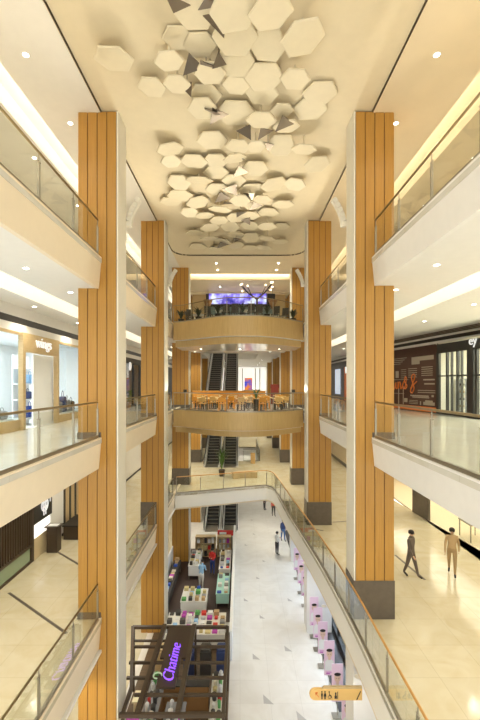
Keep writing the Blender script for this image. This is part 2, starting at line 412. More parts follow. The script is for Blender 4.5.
# ---------------------------------------------------------------- railings
def railing(path, z, label, hm=RAILB, step=1.65, ret=None):
    P=[Vector((*q,z)) for q in path]; t=thing('glass_railing',label,'railing',P[0])
    # resample posts
    L=[0]; 
    for a,b in zip(P,P[1:]): L.append(L[-1]+(b-a).length)
    n=max(1,round(L[-1]/step)); 
    def pt(s):
        for i in range(len(P)-1):
            if s<=L[i+1]+1e-6: return P[i].lerp(P[i+1],(s-L[i])/max(1e-6,L[i+1]-L[i]))
        return P[-1]
    Q=[pt(L[-1]*k/n) for k in range(n+1)]
    mb=MB(); mb.tube([p+Vector((0,0,1.06)) for p in P],.028,8); mb.build('handrail',hm,t,smooth=True)
    mb=MB()
    for a,b in zip(P,P[1:]): mb.bar(a+Vector((0,0,.04)),b+Vector((0,0,.04)),.06,.08)
    mb.build('base_shoe',STEEL,t)
    for k,q in enumerate(Q):
        d=(Q[min(k+1,n)]-Q[max(k-1,0)]).normalized(); a=Vector((-d.y,d.x,0))*.0
        mb=MB(); mb.bar(q+Vector((0,0,.05)),q+Vector((0,0,.86)),.05,.035,up=d); mb.bar(q+Vector((0,0,.86)),q+Vector((0,0,1.05)),.018,.018,up=d)
        mb.bar(q+d*.07+Vector((0,0,.86)),q-d*.07+Vector((0,0,.86)),.02,.02)
        mb.build('post',STEEL,t)
    for k in range(n):
        m=MB(); s0,s1=L[-1]*k/n+.03,L[-1]*(k+1)/n-.03; sub=3 if len(P)>2 else 1
        pp=[pt(s0+(s1-s0)*j/sub) for j in range(sub+1)]
        for a,b in zip(pp,pp[1:]): m.bar(a+Vector((0,0,.54)),b+Vector((0,0,.54)),.012,.90)
        m.build('glass_panel',GLASS,t)
    return t
names={L2:'second level',L3:'eye height level',L4:'top level'}
seg=[(YN,11.85,'nearest the camera'),(12.95,19.85,'between first two columns'),(20.95,25.2,'behind the second column')]
for L in (L2,L3,L4):
    for side in (-1,1):
        if L==L2 and side>0: continue
        xi=(IXL-.07) if side<0 else (IXR+.07)
        for a,b,w in seg:
            b2 = b if b<20 or L==L2 else 24.3
            railing([(xi,a),(xi,b2)],L+.05,'glass railing, bronze handrail, %s side of %s, %s'%(('left','right')[side>0],names[L],w))
off=smooth_path([(x+.07 if y<26 else x,y+(.07 if y>=25.5 else 0)) for x,y in edge],4)
railing([p for p in off if p[1]>0],L2+.02,'long curved glass railing with wooden handrail edging the second level and white bridge',RAILW,1.55)
# ---------------------------------------------------------------- bridges
def bridge(L,lab,h):
    base=[(-4.12,24.7),(-3.4,24.45),(-2.0,23.2),(-.9,22.5),(.2,22.35),(1.3,22.5),(2.4,23.2),(3.4,24.2),(3.9,24.7)]
    path=smooth_path(base,4)
    t=thing('bridge',lab,'bridge',(0,25,L))
    ribbon(path,L-h*.72,L+.05,.08,1).build('fascia',BRIDGEW,t)
    inn=smooth_path([(x*.98,y+.35) for x,y in base],4)
    mb=ribbon(inn,L-h,L-h*.72,.06,1); mb.build('lower_fascia',BRIDGEW,t)
    mb=MB(); mb.prism([(x,y+.09) for x,y in path]+[(3.9,27.9),(-4.12,27.9)],L-.1,L); mb.build('deck',F3,t)
    mb=MB(); mb.prism([(x,y+.12) for x,y in inn]+[(3.82,27.9),(-4.03,27.9)],L-h+.02,L-h+.08); mb.build('soffit',mat('gloss_soffit',(.80,.78,.72),.12),t)
    mb=MB(); mb.prism([(x,y+.05) for x,y in path]+[(3.9,26),(-4.12,26)],L-h*.72-.02,L-h*.72+.02); mb.build('ledge',WHITE,t)
    off=[(x,y+.1) for x,y in path]
    return off
o3=bridge(L3,'curved wood fronted bridge carrying the dining tables at eye level',1.35)
o4=bridge(L4,'curved wood fronted bridge on the top level carrying dark restaurant seating',1.45)
railing(o3,L3+.05,'curved glass railing in front of the dining tables on the eye level bridge',STEEL,1.4)
railing(o4,L4+.05,'curved glass railing along the front of the top level restaurant bridge',RAILB,1.4)
for L in (L2,L3):
    railing([(VX1+.1,VY1),(VX1+.1,VY0-.1),(.3,VY0-.1)],L+.02,'glass railing round the escalator opening on the %s'%names[L],STEEL,1.5)
# ---------------------------------------------------------------- escalators
ES=mat('satin_steel',(.72,.71,.70),.35,.35)
def escalator():
    t=thing('escalator','x','escalator'); rise=5.4; y0=1.2; run=rise/math.tan(math.radians(30)); y1=y0+run; W=.62
    prof=[(0,0),(y0,0),(y1,rise),(y1+1.0,rise)]
    mb=MB()
    for sx in (-1,1):
        a=sx*W; sec=[(0,.20),(y0,.30),(y1,rise+.30),(y1+1,rise+.08),(y1+1,rise-.5),(y1,rise-.85),(y0+1.2,-.05),(y0,-.0),(0,0)]
        n=len(sec); vs=[(a-.08,y,z) for y,z in sec]+[(a+.08,y,z) for y,z in sec]
        mb.add(vs,[tuple(range(n)),tuple(range(n,2*n))[::-1]]+[(i,(i+1)%n,n+(i+1)%n,n+i) for i in range(n)])
    mb.build('truss',ES,t)
    mb=MB(); mb.add([(-W,y0+1.2,-.05),(W,y0+1.2,-.05),(W,y1,rise-.85),(-W,y1,rise-.85)],[(0,1,2,3)])
    mb.add([(-W,y1,rise-.85),(W,y1,rise-.85),(W,y1+1,rise-.5),(-W,y1+1,rise-.5)],[(0,1,2,3)]); mb.build('underside',WHITE,t)
    mb=MB(); n=26; dy=run/n; dz=rise/n
    for k in range(n):
        ya=y0+k*dy; za=k*dz; mb.box(-.5,.5,ya,ya+dy+.02,za+dz-.05,za+dz); mb.box(-.5,.5,ya,ya+.02,za-.02,za+dz-.05)
    stp=mb.build('steps',C('step_dark',.035,.033,.03,.5),t)
    mb=MB()
    for k in range(n): mb.box(-.5,.5,y0+k*dy-.012,y0+k*dy+.0,(k+1)*dz-.03,(k+1)*dz+.002)
    mb.build('step_edges',STEEL,stp)
    mb=MB(); mb.box(-.55,.55,-.3,y0,-.0,.03); mb.box(-.55,.55,y1,y1+1.2,rise-.02,rise+.03); mb.build('landing_plate',STEEL,t)
    for sx in (-1,1):
        a=sx*W
        pts=[(a,.05,.15),(a,-.15,.35),(a,-.2,.6),(a,-.1,.85),(a,.15,.95),(a,y0,.98),(a,y1,rise+.98),(a,y1+.9,rise+.95),(a,y1+1.1,rise+.8),(a,y1+1.15,rise+.5),(a,y1+1.0,rise+.2)]
        mb=MB(); mb.tube(pts,.04,8); mb.build('handrail',BLACK,t,smooth=True)
        sec=[(.0,.1),(-.1,.6),(.15,.93),(y0,.94),(y1,rise+.94),(y1+.9,rise+.92),(y1+1.05,rise+.5),(y1+.9,rise+.1),(y1,rise+.12),(y0,.12)]
        n2=len(sec); mb=MB(); mb.add([(a-.006,y,z) for y,z in sec]+[(a+.006,y,z) for y,z in sec],[tuple(range(n2)),tuple(range(n2,2*n2))[::-1]]+[(i,(i+1)%n2,n2+(i+1)%n2,n2+i) for i in range(n2)])
        mb.build('balustrade',GLASS,t)
    return t
esc=escalator(); first=True
for L,w in ((L1,'up from the ground floor'),(L2,'between the second and third levels'),(L3,'up to the top level')):
    for x,sd in ((-2.42,'left'),(-.86,'right')):
        lab='%s escalator of the pair climbing %s'%(sd,w) if L==L1 else '%s escalator of the pair %s'%(sd,w)
        if first: put(esc,(x,34.0,L),0,lab,'escalators behind the bridges'); first=False
        else: dup(esc,(x,34.0,L+.0),0,lab,'escalators behind the bridges')
# ---------------------------------------------------------------- hexagons on the ceiling
HX=[(195,13,40),(235,10,46),(271,14,42),(200,46,30),(235,37,42),(268,46,36),(303,39,40),(169,62,27),(114,60,36),(235,61,36),(210,74,30),(152,88,27),(177,85,25),(205,96,31),(264,78,37),(295,80,28),(320,94,33),(236,86,26),(262,94,30),(236,114,36),(261,121,28),(286,127,25),(310,110,32),(282,111,22),(212,141,28),(170,150,26),(194,162,26),(171,162,19),(238,147,24),(216,161,24),(281,146,28),(304,150,24),(256,147,18),(216,173,24),(235,159,22),(317,165,24),(255,169,26),(179,183,22),(199,181,25),(234,181,22),(218,190,24),(274,185,26),(295,185,20),(252,191,26),(180,196,24),(198,203,22),(171,202,20),(220,210,22),(240,201,20),(253,206,18),(268,213,20),(283,205,20),(236,218,18),(190,213,18),(210,228,18),(195,233,17),(230,227,18),(250,226,18),(267,227,18),(281,227,16),(209,239,17),(223,242,15),(236,235,17),(251,238,18),(267,239,17),(280,242,15),(198,247,16),(236,246,16),(250,248,15),(264,248,15),(216,249,14),(262,200,18),(204,216,18),(250,216,18),(219,221,18),(202,109,26),(178,39,30)]
HX=[(x,y,w) for x,y,w in HX]
HX.sort(key=lambda h:h[1])
ords=['first','second','third','fourth','fifth','sixth','seventh','eighth','ninth','tenth','eleventh','twelfth','thirteenth','fourteenth','fifteenth']
rows=[]; cur=[]
for h in HX:
    if cur and (h[1]-cur[0][1]> (18 if h[1]<190 else 9) or len(cur)>=12): rows.append(cur); cur=[]
    cur.append(h)
rows.append(cur)
def hexplate(w, th):
    mb=MB(); r=w/2; vs=[]
    for rad,z in ((r*.93,0),(r,th*.35),(r,th)):
        vs += [(rad*math.cos(k*math.pi/3),rad*math.sin(k*math.pi/3),z) for k in range(6)]
    fs=[tuple(range(6))[::-1],tuple(range(12,18))]
    for j in (0,1): fs += [(j*6+k,j*6+(k+1)%6,(j+1)*6+(k+1)%6,(j+1)*6+k) for k in range(6)]
    mb.add(vs,fs); return mb
for ri,row in enumerate(rows):
    row.sort(key=lambda h:h[0])
    for ci,(x,y,w) in enumerate(row):
        drop=random.choice((.14,.20,.28,.36,.46,.22)); 
        if (x,y) in ((310,110),(320,94),(178,39)): drop=.08
        p=atz(x,y,TOP+.06-drop); W=w*p.y/F*random.uniform(1.08,1.15)
        mag=random.uniform(.02,.22); ax=R()*6.28; ex,ey=mag*math.cos(ax),mag*math.sin(ax)
        if drop<.15: ex*=.2; ey*=.2
        lim=(drop-.085)/(W/2)
        sc=min(1,lim/max(.001,math.hypot(ex,ey))); ex*=sc; ey*=sc
        t=thing('hexagon_panel','cream hexagon on the atrium ceiling, %s from left in %s row back'%(ords[ci],ords[ri]),'ceiling panel',p,group='hexagonal panels on the atrium ceiling')
        t.rotation_euler=(0,0,0)
        M=Matrix.Translation(p)@Matrix.Rotation(ex,4,'X')@Matrix.Rotation(ey,4,'Y')
        hexplate(W,.035).xf(M).build('plate',HEXM,t)
        mb=MB(); mb.tube([p+Vector((0,0,.03)),Vector((p.x,p.y,TOP+.06))],.03,8); mb.build('hanger',HEXM,t)
MR=[(176,4,22,1.9),(192,66,18,.4),(206,66,17,2.2),(187,88,13,1.2),(209,4,20,2.6),(218,22,22,1.2),(217,116,17,.2),(211,113,15,2.0),(219,62,12,.5),(246,132,14,1.0),(264,133,14,.1),(284,124,16,.3),(268,146,10,1.4),(236,158,13,2),(240,172,13,.4),(232,190,14,1),(222,198,14,.4),(228,203,12,2.2),(255,206,11,.3),(250,196,10,1.2),(240,214,10,0),(247,221,9,1),(222,245,10,.3),(214,247,8,2),(236,240,9,.2)]
MR=[(x,y,w,a) for x,y,w,a in MR]
for i,(x,y,w,a) in enumerate(MR):
    p=atz(x,y,TOP-.30); W=1.12*w*p.y/F
    vs=[Vector((W*.62*math.cos(a+k*2.0944),W*.62*math.sin(a+k*2.0944),.10*math.cos(a*3+k*2.1))) for k in range(3)]
    mb=MB(); mb.add([p+v for v in vs]+[p+v+Vector((0,0,.015)) for v in vs],[(0,2,1),(3,4,5),(0,1,4,3),(1,2,5,4),(2,0,3,5)])
    mb.tube([p+Vector((0,0,.01)),(p.x,p.y,TOP+.06)],.012,6)
    o=mb.build('mirror_panel',MIRROR,loc=p)
    near='nearer the camera' if y<100 else ('halfway back' if y<180 else 'far back')
    tag(o,'dark triangular mirror facet between the cream hexagons, %s of the mirror facets counted from the camera'%('number '+str(i+1) if i>=15 else ords[i]),'mirror panel','mirror facets among the hexagons')
# order mirror labels by depth
mir=sorted([o for o in COL.objects if o.name.startswith('mirror_panel')],key=lambda o:o.location.y)
words=ords+['sixteenth','seventeenth','eighteenth','nineteenth','twentieth','twenty-first','twenty-second','twenty-third','twenty-fourth','twenty-fifth']
for w,o in zip(words,mir): o['label']='dark triangular mirror facet among the ceiling hexagons, %s counted back from camera'%w
# ---------------------------------------------------------------- downlights
dlr=None
def lamp(x,y,z,power,spot=True,col=(1,.93,.76),lab=''):
    global dlr
    if dlr is None:
        t=thing('downlight','x','downlight'); mb=MB(); mb.lathe([(.06,-.004),(.09,-.012),(.10,-.001)],(0,0,0),16); mb.build('trim_ring',WHITE,t)
        mb=MB(); mb.lathe([(.0601,-.006),(.0602,-.013)],(0,0,0),16); mb.build('lens',DL,t); dlr=t
        put(t,(x,y,z),0,lab,'recessed downlights')
    else: dup(dlr,(x,y,z),0,lab,'recessed downlights')
    l=bpy.data.lights.new('downlight_beam','SPOT'); l.energy=power; l.color=col; l.spot_size=math.radians(125); l.spot_blend=.8; l.shadow_soft_size=.08
    o=bpy.data.objects.new('downlight_beam',l); COL.objects.link(o); o.location=(x,y,z-.03)
P1=170
gal={'L':('left',-1),'R':('right',1)}
for L,z,nm in ((L2,L3-.88,'second level'),(L3,L4-.88,'third level'),(L4,TOP,'top level')):
    for k,(sd,s) in gal.items():
        zz=z+(.08 if (s>0 and L!=L4) else 0)
        yl=[2.4,4.9,7.4,9.9,12.5,17.5,22.5,31,40,50]
        for j,y in enumerate(yl):
            lamp(s*4.87 if s>0 else -5.3,y,zz,P1*(1 if y<25 else 1.6),lab='small downlight, %s back, inner row, %s %s gallery ceiling'%(ords[j],sd,nm))
        for j,y in enumerate([6,10.5,14.2,18,23,32,42]):
            lamp(s*7.3 if s<0 else 8.3,y,zz-.12,P1*1.1,lab='small downlight, %s back, row nearer the shops, %s %s gallery ceiling'%(ords[j],sd,nm))
j=0
for y in (27.0,28.6,32.2,40,48,56):
    for x in (-1.6,2.6):
        lamp(x,y,TOP if y<29.6 else 9.48 if y<33.9 else 9.35,P1*2.2,lab='small downlight, %s back, %s line over the top level restaurant'%(ords[j//2],('left','right')[j%2])); j+=1
for L,z,nm in ((L2,L3-.95,'second level'),(L3,L4-.95,'third level'),(L1,L2-.95,'ground floor')):
    for j,y in enumerate((30.5,34.5,47,53,59)):
        lamp(2.6,y,z,P1*2.8,lab='small downlight, %s back, right of the escalators, %s ceiling'%(ords[j],nm))
        lamp(-3.9 if y<46 else -2,y,z,P1*2.8,lab='small downlight, %s back, left of the escalators, %s ceiling'%(ords[j],nm))
for L,nm in ((L3,'third level'),(L4,'top level')):
    for j,x in enumerate((-2.6,0,2.6)):
        lamp(x,26.5,L-(1.35 if L==L3 else 1.45)+.02,P1*2.2,lab='small round downlight, %s from left under the %s bridge'%(ords[j],nm))
for j,y in enumerate((3,7,11,15,19,23)):
    lamp(5.4,y,L2-1.0,P1*1.2,lab='small round downlight, %s back under the ground floor ceiling on the right'%ords[j])
    lamp(-6,y,L2-1.0,P1*1.2,lab='small round downlight, %s back under the ground floor ceiling on the left'%ords[j])
for j,y in enumerate((5,8,11,14.5,18,22.5)):  # unseen lamps added along both edges to brighten the ground floor
    lamp(3.25 if y<12 else 3.05 if y<17 else 2.9,y,L2-1.0,150,lab='added fill downlight, %s back, under the second level right edge'%ords[j],col=(1,.97,.92))
for j,y in enumerate((4,8,11,15,18,24)):
    lamp(-4.6,y,L2-1.0,220,lab='added fill downlight, %s back, under the second level left edge'%ords[j],col=(1,.95,.86))
# ---------------------------------------------------------------- shop walls
def vwall(x0,y0,x1,y1,z0,z1,th=.15,mb=None):
    mb=mb or MB(); a=Vector((x0,y0,(z0+z1)/2)); b=Vector((x1,y1,(z0+z1)/2)); return mb.bar(a,b,th,z1-z0)
# left walls: header, band painted black to stand for a shadow gap; storefront openings below
for L,x in ((L2,XL[L2]),(L3,XL[L3])):
    mb=MB(); mb.box(x-.1,x,YN,YF,L+3.5,L+3.78); struct(mb,'wall_left',WHITE)
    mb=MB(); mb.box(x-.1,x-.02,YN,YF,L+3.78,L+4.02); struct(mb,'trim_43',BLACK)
    mb=MB(); mb.box(x-.1,x+.0,YN,YF,L+4.02,L+4.5); struct(mb,'wall_left',WHITE)
for L in (L2,L3):
    for (a,b) in zip(rwall(L),rwall(L)[1:]):
        zt=3.9 if L==L3 else 3.6
        mb=MB(); vwall(a[0]+.08,a[1],b[0]+.08,b[1],L+zt,L+zt+.16,.15,mb); vwall(a[0]+.2,a[1],b[0]+.2,b[1],L+zt+.36,L+4.6,.15,mb); struct(mb,'wall_right',WHITE)
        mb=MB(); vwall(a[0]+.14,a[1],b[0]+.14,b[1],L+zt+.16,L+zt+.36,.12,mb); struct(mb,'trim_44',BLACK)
        # bronze slats ceiling edge
mb=MB()
for i,dx in enumerate((.35,.7,1.05)): mb.bar((12.2-dx,8,4.32),(11.95-dx,16,4.32),.12,.05); mb.bar((11.95-dx,16,4.32),(10.3-dx,27,4.32),.12,.05)
struct(mb,'trim_45',DBROWN)
# shop interiors: bright rooms behind the storefronts
def room(x0,x1,y0,y1,z0,z1,m,nm,power,col=(1,.97,.92),open_side='R'):
    mb=MB(); t=.05
    if open_side=='R': mb.box(x0,x0+t,y0,y1,z0,z1)
    else: mb.box(x1-t,x1,y0,y1,z0,z1)
    mb.box(x0,x1,y0,y0+t,z0,z1); mb.box(x0,x1,y1-t,y1,z0,z1); mb.box(x0,x1,y0,y1,z1,z1+t); mb.box(x0,x1,y0,y1,z0-.1,z0)
    struct(mb,nm,m)
    l=bpy.data.lights.new('shop_ceiling_light','AREA'); l.shape='RECTANGLE'; l.size=(x1-x0)*.6; l.size_y=(y1-y0)*.6; l.energy=power; l.color=col
    o=bpy.data.objects.new('shop_ceiling_light',l); COL.objects.link(o); o.location=((x0+x1)/2,(y0+y1)/2,z1-.04)
SHOPW=C('shop_white',.85,.87,.88)
room(-11.2,-7.97,8.5,20.6,0,3.5,SHOPW,'wall_left',290,(.90,.97,1))
# wings shop
xw=XL[L3]
t=thing('bag_shop_front','pale wood framed bag shop front reading wings on the left gallery at eye level','shop front',(xw,15.7,0))
mb=MB(); mb.box(xw-.08,xw+.10,14.3,17.15,2.82,3.5); mb.box(xw-.08,xw+.10,14.3,14.48,0,2.82); mb.box(xw-.08,xw+.10,17.0,17.15,0,2.82); po=mb.build('portal',WOODL,t)
tm=place_text(text_mesh('wings',.56,.02),(xw+.14,15.12,3.05),(0,1,0),(0,0,1)); lt=tm.build('letters',LIT,po)
mb=MB(); mb.box(xw-.08,xw,8.5,14.3,.0,.38); mb.box(xw-.08,xw,17.15,20.4,0,.30); mb.box(xw-.08,xw,13.1-4.6,8.6,0,3.5); mb.box(xw-.08,xw+.02,20.2,20.6,0,3.5); mb.box(xw-.08,xw+.01,8.5,20.4,3.40,3.5); mb.build('window_base',WOODL,t)
for a,b in ((8.6,11.5),(11.5,14.3),(17.15,20.2)):
    mb=MB(); mb.box(xw-.04,xw-.025,a+.02,b-.02,.38,3.4); mb.build('window_pane',SHOPG,t)
mb=MB(); mb.box(xw-.22,xw-.16,15.5,17.15,0,2.8); mb.build('white_partition',SHOPW,t)
mb=MB(); mb.box(xw-1.05,xw-1.0,15.6,16.8,.0,2.8)
for z in (.25,1.0,1.62,2.25): mb.box(xw-1.0,xw-.5,15.6,16.8,z,z+.05)
o=mb.build('display_shelf',SHOPW,loc=(xw-.75,16.2,0)); tag(o,'white display shelf holding blue bags just inside the shop doorway','shelf')
def bag(w,d,h,m,nm,lab,loc,grp=None,rz=0):
    t=thing(nm,lab,'bag',(0,0,0),grp)
    mb=MB(); mb.box(-w/2,w/2,-d/2,d/2,0,h); b=mb.build('bag_body',m,t,bevel=min(w,d)*.25)
    mb=MB(); mb.tube([(0,-d*.3,h*.98),(0,-d*.28,h*1.25),(0,0,h*1.38),(0,d*.28,h*1.25),(0,d*.3,h*.98)],.012,6); mb.build('handle',m,b,smooth=True)
    put(t,loc,rz); return t
for i,(z,y,m,n,w,h) in enumerate(((.30,15.95,BLUE,'royal blue suitcase left of two on the lowest shelf',.22,.46),(.30,16.35,BLUE,'royal blue suitcase right of two on the lowest shelf',.22,.46),(1.05,16.2,NAVY,'navy blue handbag on the middle shelf of the doorway display',.3,.3),(1.67,15.98,LBLUE,'pale blue handbag, left of two on the upper doorway shelf',.25,.36),(1.67,16.36,LBLUE,'pale blue handbag, right of two on the upper doorway shelf',.25,.36))):
    bag(w,.32 if i>1 else .30,h,m,'handbag' if i>1 else 'suitcase',n,(xw-.75,y,z+.001))
mb=MB(); mb.box(xw-.75,xw-.12,17.4,19.9,.0,.35); tag(mb.build('display_plinth',SHOPW,loc=(xw-.4,18.6,0)),'low white display plinth in the right shop window','plinth')
mb=MB(); mb.box(xw-.75,xw-.12,9.0,14.1,.0,.42); tag(mb.build('display_plinth',SHOPW,loc=(xw-.4,11.5,0)),'low white display plinth in the left shop window','plinth')
for i,(y,h,m) in enumerate(((17.7,.62,GREY),(18.15,.5,GREY),(18.6,.72,NAVY),(19.05,.55,GREY),(19.5,.48,CHAR))): bag(.3,.34,h,m,'suitcase','%s upright suitcase from left in the right shop window, %s'%(ords[i],('navy' if m is NAVY else 'dark grey' if m is GREY else 'black')),(xw-.4,y,.35))
BRN=C('brown_leather',.16,.08,.05); 
for i,(y,h,m) in enumerate(((12.1,.36,BRN),(12.6,.5,BRN),(13.05,.34,BRN),(13.45,.42,GREY),(13.85,.3,GREY))): bag(.3,.34,h,m,'handbag','%s bag from the left in the left shop window, %s'%(ords[i],('brown leather' if m is BRN else 'grey')),(xw-.4,y,.42))
# dark boutique further along the left at level 3
room(-11.2,-7.97,21.0,34,0,3.4,C('boutique_wall',.35,.28,.22),'wall_left',200)
t=thing('boutique_front','dark framed boutique front beyond the first column on the left gallery','shop front',(xw,27,0))
mb=MB()
for y in (20.7,24.2,27.3,29.3,31.2,31.8): mb.box(xw-.08,xw+.04,y,y+.22,0,3.5)
mb.box(xw-.08,xw+.04,20.7,34,3.1,3.5); mb.box(xw-.08,xw+.04,20.7,34,0,.12); mb.box(xw-.08,xw,32,62,0,3.5)
mb.build('frame',BLACK,t)
for a,b in ((20.92,24.2),(24.42,27.3),(27.52,29.3),(29.52,31.2)):
    mb=MB(); mb.box(xw-.03,xw-.015,a,b,.12,3.1); mb.build('window_pane',SHOPG,t)
mb=MB(); mb.lathe([(.3,-.02),(.3,.02)],(0,0,0),20); mb.xf(Matrix.Translation((xw+.1,28.2,2.9))@Matrix.Rotation(math.pi/2,4,'Y')); mb.build('round_sign',LIT,t)
t=thing('window_mannequin','mannequin in a pink flowered dress standing in the dark boutique window','mannequin',(xw-.5,28.6,.3))
mb=MB(); mb.lathe([(.22,0),(.30,.35),(.17,.75),(.22,1.05),(.08,1.22),(.06,1.3)],(xw-.5,28.6,.3),14); mb.build('dress',mat('pink_print',(.75,.15,.35),.6,noise=.5,scale=9,col2=(.8,.75,.75)),t,smooth=True)
mb=MB(); mb.ball((xw-.5,28.6,1.72),.12,12,(1,1,1.25)); mb.build('head',SHOPW,t,smooth=True)
mb=MB(); mb.box(xw-.9,xw-.2,27.7,30.8,.0,.3); tag(mb.build('display_plinth',GREY,loc=(xw-.5,29,0)),'grey plinth under the mannequin in the boutique window','plinth')
mb=MB(); 
for k in range(40):
    a=R()*6.28; p=Vector((xw-.5+.2*math.cos(a),30.1+.3*math.sin(a),.55+R()*.6)); mb.ball(p,.07,6)
mb.lathe([(.12,0),(.16,.3)],(xw-.5,30.1,.3),10)
tag(mb.build('potted_shrub',LEAF,loc=(xw-.5,30.1,.3)),'small leafy green pot plant beside the mannequin in the boutique window','plant')
# left gallery level 2 shop
xw=XL[L2]
room(-11.4,-8.37,8,16.6,L2,L2+3.4,C('shop_dim',.4,.38,.32),'wall_left',60)
t=thing('slatted_shop_front','dark brown slatted shop front with lit emblem sign on the lower left gallery','shop front',(xw,14,L2))
mb=MB(); y=8.0
while y<15.8: mb.box(xw-.06,xw+.02,y,y+.07,L2+.7,L2+3.5); y+=.16
mb.box(xw-.1,xw+.04,8,15.9,L2+3.2,L2+3.5); mb.box(xw-.1,xw+.04,8,15.9,L2+.62,L2+.72); mb.box(xw-.1,xw+.04,15.75,15.95,L2,L2+3.5); mb.box(xw-.1,xw+.04,8,15.9,L2,L2+.1)
mb.build('slat_screen',DBROWN,t)
mb=MB(); mb.box(xw-.14,xw-.1,8,15.8,L2+.1,L2+3.2); mb.build('backing',BROWN,t)
mb=MB(); mb.box(xw-.02,xw,8,15.7,L2+.1,L2+.62); mb.build('window_pane',mat('green_window',(.28,.36,.24),.2),t)
mb=MB(); mb.box(xw-.1,xw+.05,15.95,17.45,L2+1.42,L2+3.5); sp=mb.build('sign_panel',BLACK,t)
mb=MB(); yc,zc=16.75,L2+2.0
for k in range(16):
    a0=k*math.pi/8; a1=(k+1)*math.pi/8; mb.bar((xw+.08,yc+.26*math.cos(a0),zc+.26*math.sin(a0)),(xw+.08,yc+.26*math.cos(a1),zc+.26*math.sin(a1)),.03,.05,up=(1,0,0))
for dy in (-.08,.08): mb.bar((xw+.08,yc+dy,zc-.42),(xw+.08,yc+dy,zc+.42),.03,.045,up=(0,1,0))
for dz in (-.1,.1): mb.bar((xw+.08,yc-.22,zc+dz),(xw+.08,yc+.22,zc+dz),.03,.045,up=(1,0,0))
mb.bar((xw+.08,yc+.48,zc),(xw+.08,yc+.48,zc+.25),.03,.05,up=(0,1,0))
mb.build('emblem',LIT,sp)
mb=MB(); mb.box(xw-.1,xw+.02,15.98,17.3,L2+.85,L2+1.4); mb.build('light_panel',LITPANEL,t)
mb=MB(); mb.box(xw-.1,xw+.03,15.98,17.45,L2,L2+.85); mb.build('lower_panel',mat('beige_panel',(.66,.54,.34),.5),t)
t=thing('striped_shop_front','pale wall with tall black slots beyond the emblem sign on the lower left gallery','shop front',(xw,20,L2))
mb=MB(); mb.box(xw-.1,xw,17.45,62,L2,L2+3.5); mb.build('wall_panel',WHITE,t)
mb=MB()
for k in range(14): mb.box(xw-.02,xw+.03,18.7+k*.62,18.86+k*.62,L2+.0,L2+3.4)
mb.box(xw-.02,xw+.04,18.5,62,L2,L2+.12)
mb.build('black_slots',BLACK,t)
mb=MB()
for k in range(14): mb.box(xw-.02,xw+.015,18.9+k*.62,19.28+k*.62,L2+.12,L2+3.4)
mb.build('wood_strips',WOODL,t)
p=atz(54,551,L2)
t=thing('reception_lectern','black lectern with a white menu on top before the lower left shop','lectern',(p.x,p.y,L2))
mb=MB(); mb.box(p.x-.22,p.x+.22,p.y-.2,p.y+.2,L2,L2+1.05); mb.box(p.x-.3,p.x+.3,p.y-.26,p.y+.26,L2+1.05,L2+1.1); mb.build('body',DBROWN,t,bevel=.01)
mb=MB(); mb.box(p.x-.2,p.x+.2,p.y-.15,p.y+.12,L2+1.10,L2+1.115); mb.build('menu',WHITEG,t)
t=thing('reception_counter','dark brown counter behind the lectern on the lower left gallery','counter',(-7.5,18.7,L2))
mb=MB(); mb.box(-8.0,-6.9,18.1,19.6,L2,L2+.6); mb.build('body',DBROWN,t,bevel=.01)
mb=MB(); mb.box(-8.05,-6.85,18.05,19.65,L2+.6,L2+.65); mb.build('counter_top',BLACK,t)
# ---------------------------------------------------------------- right side level 3: mural hoarding and glass shop
A=Vector((12.0,16.0,0)); B=Vector((10.35,27.0,0)); D=(B-A).normalized(); NRM=Vector((-D.y,D.x,0))  # NRM points to atrium
if NRM.x>0: NRM=-NRM
def onw(px,z,off=0):  # point on right wall line hit by image column px
    s=(px-PX)/F  # x = s*y
    # A.x+D.x*t = s*(A.y+D.y*t)
    t=(s*A.y-A.x)/(D.x-s*D.y); q=A+D*t; return Vector((q.x,q.y,z))+NRM*off
def wquad(mb,p0,p1,z0,z1,th):
    a=(p0+p1)/2
    mb.bar(Vector((p0.x,p0.y,(z0+z1)/2)),Vector((p1.x,p1.y,(z0+z1)/2)),th,z1-z0); return mb
mR=onw(437,0); mL=B.copy()
t=thing('mural_hoarding','dark brown hoarding with orange script and white printed blocks on the right gallery','hoarding',(mR.x,mR.y,0))
bdm=wquad(MB(),mR,mL,.0,3.9,.06).build('board',BROWN,t)
mb=MB(); wquad(mb,mL,Vector((10.32,34,0)),.0,3.9,.06); mb.build('return_board',BROWN,t)
mb=MB(); wquad(mb,mR+NRM*.04,mL+NRM*.04,.05,.32,.03); mb.build('orange_stripe',MORANGE,t)
W=(mL-mR).length
def mp(u,z,off=.045):  # u from left (far) 0..1 to right(near) 1
    q=mL+(mR-mL)*u; return Vector((q.x,q.y,z))+NRM*off
random.seed(5)
mb=MB()
def blk(u0,u1,z0,z1): wquad(mb,mp(u0,0),mp(u1,0),z0,z1,.012)
blk(.48,.95,3.05,3.3); blk(.48,.66,2.85,3.05)
for i in range(5): blk(.70,.93,2.62-i*.12,2.66-i*.12)
for i in range(5): blk(.40,.60,2.58-i*.13,2.62-i*.13)
for i in range(5): blk(.22,.35,2.55-i*.13,2.58-i*.13)
blk(.08,.16,2.05,2.5)
for i in range(4): blk(.02,.36-.05*i,3.3-i*.12,3.33-i*.12)
blk(.74,.97,1.86,1.94); blk(.76,.97,1.62,1.70); blk(.62,.98,1.25,1.29); blk(.62,.98,1.13,1.17)
blk(.45,.85,.90,.98); blk(.5,.86,.82,.88); blk(.91,.95,.9,1.02); blk(.74,.97,.42,.60); blk(.78,.93,.60,.70); blk(.67,.69,.4,.62)
for i in range(3): blk(.42,.62,.62-i*.09,.65-i*.09)
